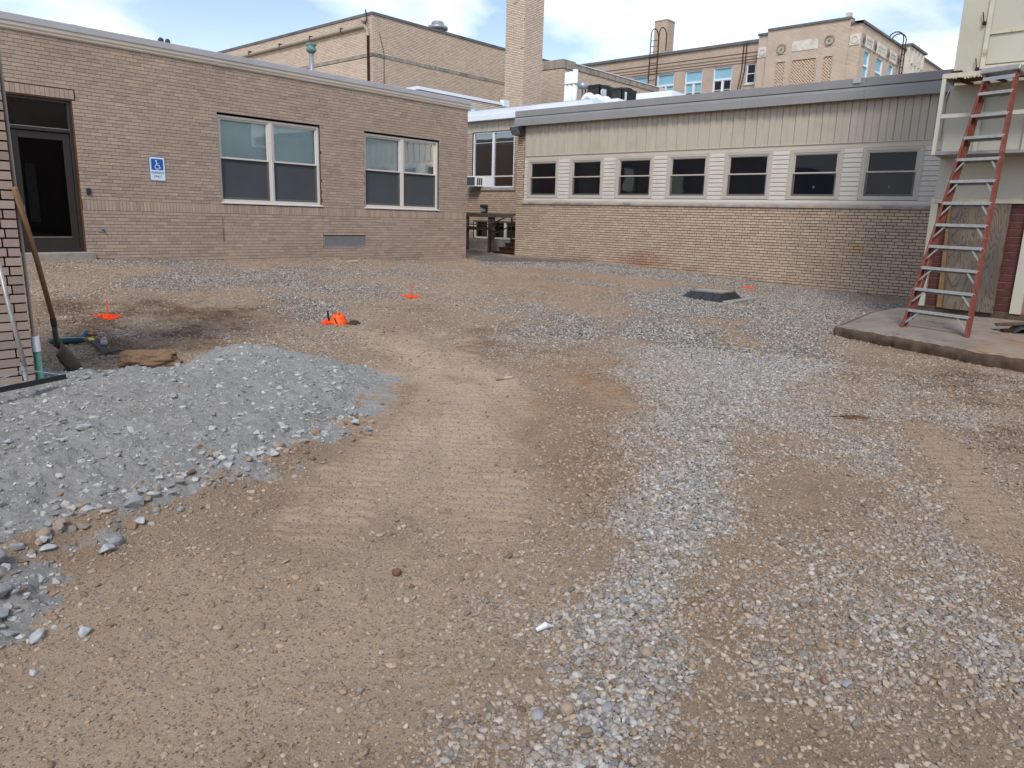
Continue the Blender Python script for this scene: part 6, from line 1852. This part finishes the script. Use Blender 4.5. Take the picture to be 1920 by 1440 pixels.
t = thing('far_chimney', 'small square brick chimney on the far roof behind the wall ladder', 'chimney', (48.6, 29.7, 12.5))
m = MB(); m.box(Fr((48.0, 0, 0), (0, -1, 0), (-1, 0, 0)), -30.47, -29.45, -1.0, 0.0, 12.0, 15.32); m.build('stack', 'far_brick', t)
m = MB(); m.box(Fr((48.0, 0, 0), (0, -1, 0), (-1, 0, 0)), -30.50, -29.42, -1.03, 0.03, 15.32, 15.40); m.build('cap', 'far_brick', t)


def roof_ladder(name, label, base, u, n, z0, z1, w, over, both=True):
    """fixed iron ladder with its stiles hooped over the parapet"""
    t = thing(name, label, 'ladder', base)
    u, n = Vector(u), Vector(n); b0 = Vector(base)
    for s in (-1, 1):
        p = b0 + u * (s * w / 2)
        m = MB()
        pts = [Vector((p.x, p.y, z0)), Vector((p.x, p.y, z1))]
        for i in range(1, 10):
            a = math.pi * i / 9
            q = p - n * (over / 2 - over / 2 * math.cos(a)); pts.append(Vector((q.x, q.y, z1 + over / 2 * math.sin(a))))
        q = p - n * over; pts.append(Vector((q.x, q.y, z1 - 0.9)))
        m.tube(pts, 0.035, 6); m.build('stile', 'steel_rust', t)
    z = z0 + .2
    while z < z1 - 0.2:
        m = MB(); m.bar(tuple(b0 + u * (-w / 2) + Vector((0, 0, z - b0.z))), tuple(b0 + u * (w / 2) + Vector((0, 0, z - b0.z))), 0.03); m.build('rung', 'steel_rust', t); z += 0.36
    return t


roof_ladder('wall_ladder', 'rusty iron wall ladder hooped over the far parapet before the small chimney', (45.75, 28.95, 9.0), (0, 1, 0), (-1, 0, 0), 9.0, 13.9, 0.62, 0.95)
roof_ladder('wall_ladder', 'dark iron wall ladder hooked over the parapet at the right of the far pavilion', (52.0, 14.95, 9.0), (1, 0, 0), (0, -1, 0), 9.0, 12.95, 0.55, 0.9)
t = thing('downpipe', 'pair of thin rusty pipes running down the far school wall left of the pavilion', 'pipe', (45.9, 22.5, 9))
for y0, y1 in ((22.55, 22.75), (22.35, 22.60)):
    m = MB(); m.tube([(45.93, y0, 12.6), (45.93, y0, 11.0), (45.93, y1, 9.6)], 0.03, 6); m.build('pipe', 'steel_rust', t)

# ------------------------------------------------------------------ plant on the low roofs
def roofz(x): return 4.64
t = thing('vent_pipes', 'cluster of three tall white vent pipes strapped together on the low roof', 'pipe', (20.0, 15.7, 4.7))
for i, (y, zt) in enumerate(((15.90, 6.24), (15.74, 6.25), (15.57, 6.30))):
    m = MB(); m.tube([(20.0, y, 4.6), (20.0, y, zt)], 0.085, 18); m.build('pipe', 'white_pipe', t, smooth=True)
m = MB(); m.box(Fr((20.0, 0, 0), (0, -1, 0), (-1, 0, 0)), -16.02, -15.45, -0.10, 0.095, 5.86, 5.885); m.build('strap', 'galv', t)
t = thing('gooseneck_vents', 'row of white gooseneck vent elbows beside the three tall pipes', 'vent', (19.5, 14.6, 4.7))
for k in range(3):
    x0 = 19.5 + k * 0.42; y0 = 14.62 - k * 0.02
    pts = [(x0, y0 + .18, 4.64), (x0, y0 + .18, 5.18)] + [(x0, y0 + .18 * math.cos(math.pi * i / 8), 5.18 + .18 * math.sin(math.pi * i / 8)) for i in range(1, 9)] + [(x0, y0 - .18, 5.05)]
    m = MB(); m.tube(pts, 0.105, 16); m.build('elbow', 'white_pipe', t, smooth=True)
m = MB(); m.lathe((20.55, 15.67, 4.64), [(.03, 0), (.03, 1.15), (.16, 1.17), (.20, 1.24), (.13, 1.36), (.02, 1.40)], 12); tag(m.build('roof_cowl', 'galv', smooth=True), 'small grey cowl on a thin pipe right of the three white pipes', 'cowl')
m = MB(); m.bar((20.5, 15.62, 4.64), (20.7, 15.66, 5.8), .03); m.bar((20.6, 15.55, 4.64), (20.75, 15.62, 5.75), .03); tag(m.build('pipe_stand', 'black_metal'), 'thin dark leaning stand holding the grey cowl on the low roof', 'stand')


def condenser(x, y, dx, dy, z0, z1, label, sticker):
    t = thing('condenser', label, 'air conditioner', (x, y, z0))
    F1 = Fr((x, 0, 0), (0, -1, 0), (-1, 0, 0)); F2 = Fr((0, y, 0), (1, 0, 0), (0, -1, 0))
    m = MB(); m.box(F2, x + .02, x + dx - .02, -dy + .02, -.02, z0, z1); m.build('coil', 'screen_dark', t)
    for F, a, b in ((F1, -y - dy, -y), (F2, x, x + dx)):
        m = frame_mb(F, a, b, z0, z1, .045, -.03, 0.0); m.build('corner_frame', 'black_metal', t)
        k = max(5, int((b - a) / .055))
        m = MB()
        for i in range(k):
            u = a + .04 + (b - a - .08) * i / k
            m.box(F, u, u + .014, -.02, .004, z0 + .03, z1 - .04)
        m.build('louver', 'black_metal', t)
    m = MB(); m.box(F2, x - .02, x + dx + .02, -dy - .02, .02, z1, z1 + .06); m.build('lid', 'black_metal', t, bevel=.01)
    m = MB(); m.lathe((x + dx / 2, y + dy / 2, z1 + .06), [(.28, 0), (.25, .03), (.1, .05)], 14); m.build('fan_guard', 'black_metal', t)
    m = MB(); m.box(F2, x - .1, x + dx + .1, -dy - .1, .1, z0 - .3, z0); m.build('curb', 'white_roof', t)
    u0, u1, za, zb = sticker
    m = MB(); m.box(F2, u0, u1, .004, .010, za, zb)
    if u1 - u0 > .2: disc(F2, u0 + .02, zb - .11, 0, .105, .004, .0095, mb=m)
    m.build('sticker', 'sticker', t)


condenser(21.0, 15.30, 1.02, 0.50, 5.25, 5.93, 'larger black rooftop condenser with a white sticker, left of the pair', (21.14, 21.38, 5.48, 5.86))
condenser(21.05, 14.44, 0.85, 0.40, 5.2, 5.76, 'smaller black rooftop condenser with a narrow white label, right of the pair', (21.22, 21.33, 5.36, 5.70))
for (x, y0, y1, dx, z, lab) in ((20.0, 13.85, 14.42, 1.0, 5.30, 'low white roof curb between the elbow vents and the condensers'), (21.0, 12.55, 13.85, 1.6, 5.56, 'long white duct box on the low roof right of the condensers')):
    m = MB(); m.add([(x, y0, 4.6), (x + dx, y0, 4.6), (x + dx, y1, 4.6), (x, y1, 4.6), (x, y0, z), (x + dx, y0, z - .03), (x + dx, y1, z), (x, y1, z)], [(0, 1, 5, 4), (1, 2, 6, 5), (2, 3, 7, 6), (3, 0, 4, 7), (4, 5, 6, 7)])
    tag(m.build('roof_duct', 'white_roof', bevel=.01), lab, 'duct')
m = MB(); m.lathe((19.0, 19.2, 4.9), [(.12, 0), (.12, .16), (.30, .17), (.30, .22), (.20, .34), (.05, .40)], 18); tag(m.build('mushroom_vent', 'galv', smooth=True), 'grey mushroom vent peeking over the white roof edge of the link', 'vent')

bpy.context.view_layer.update()
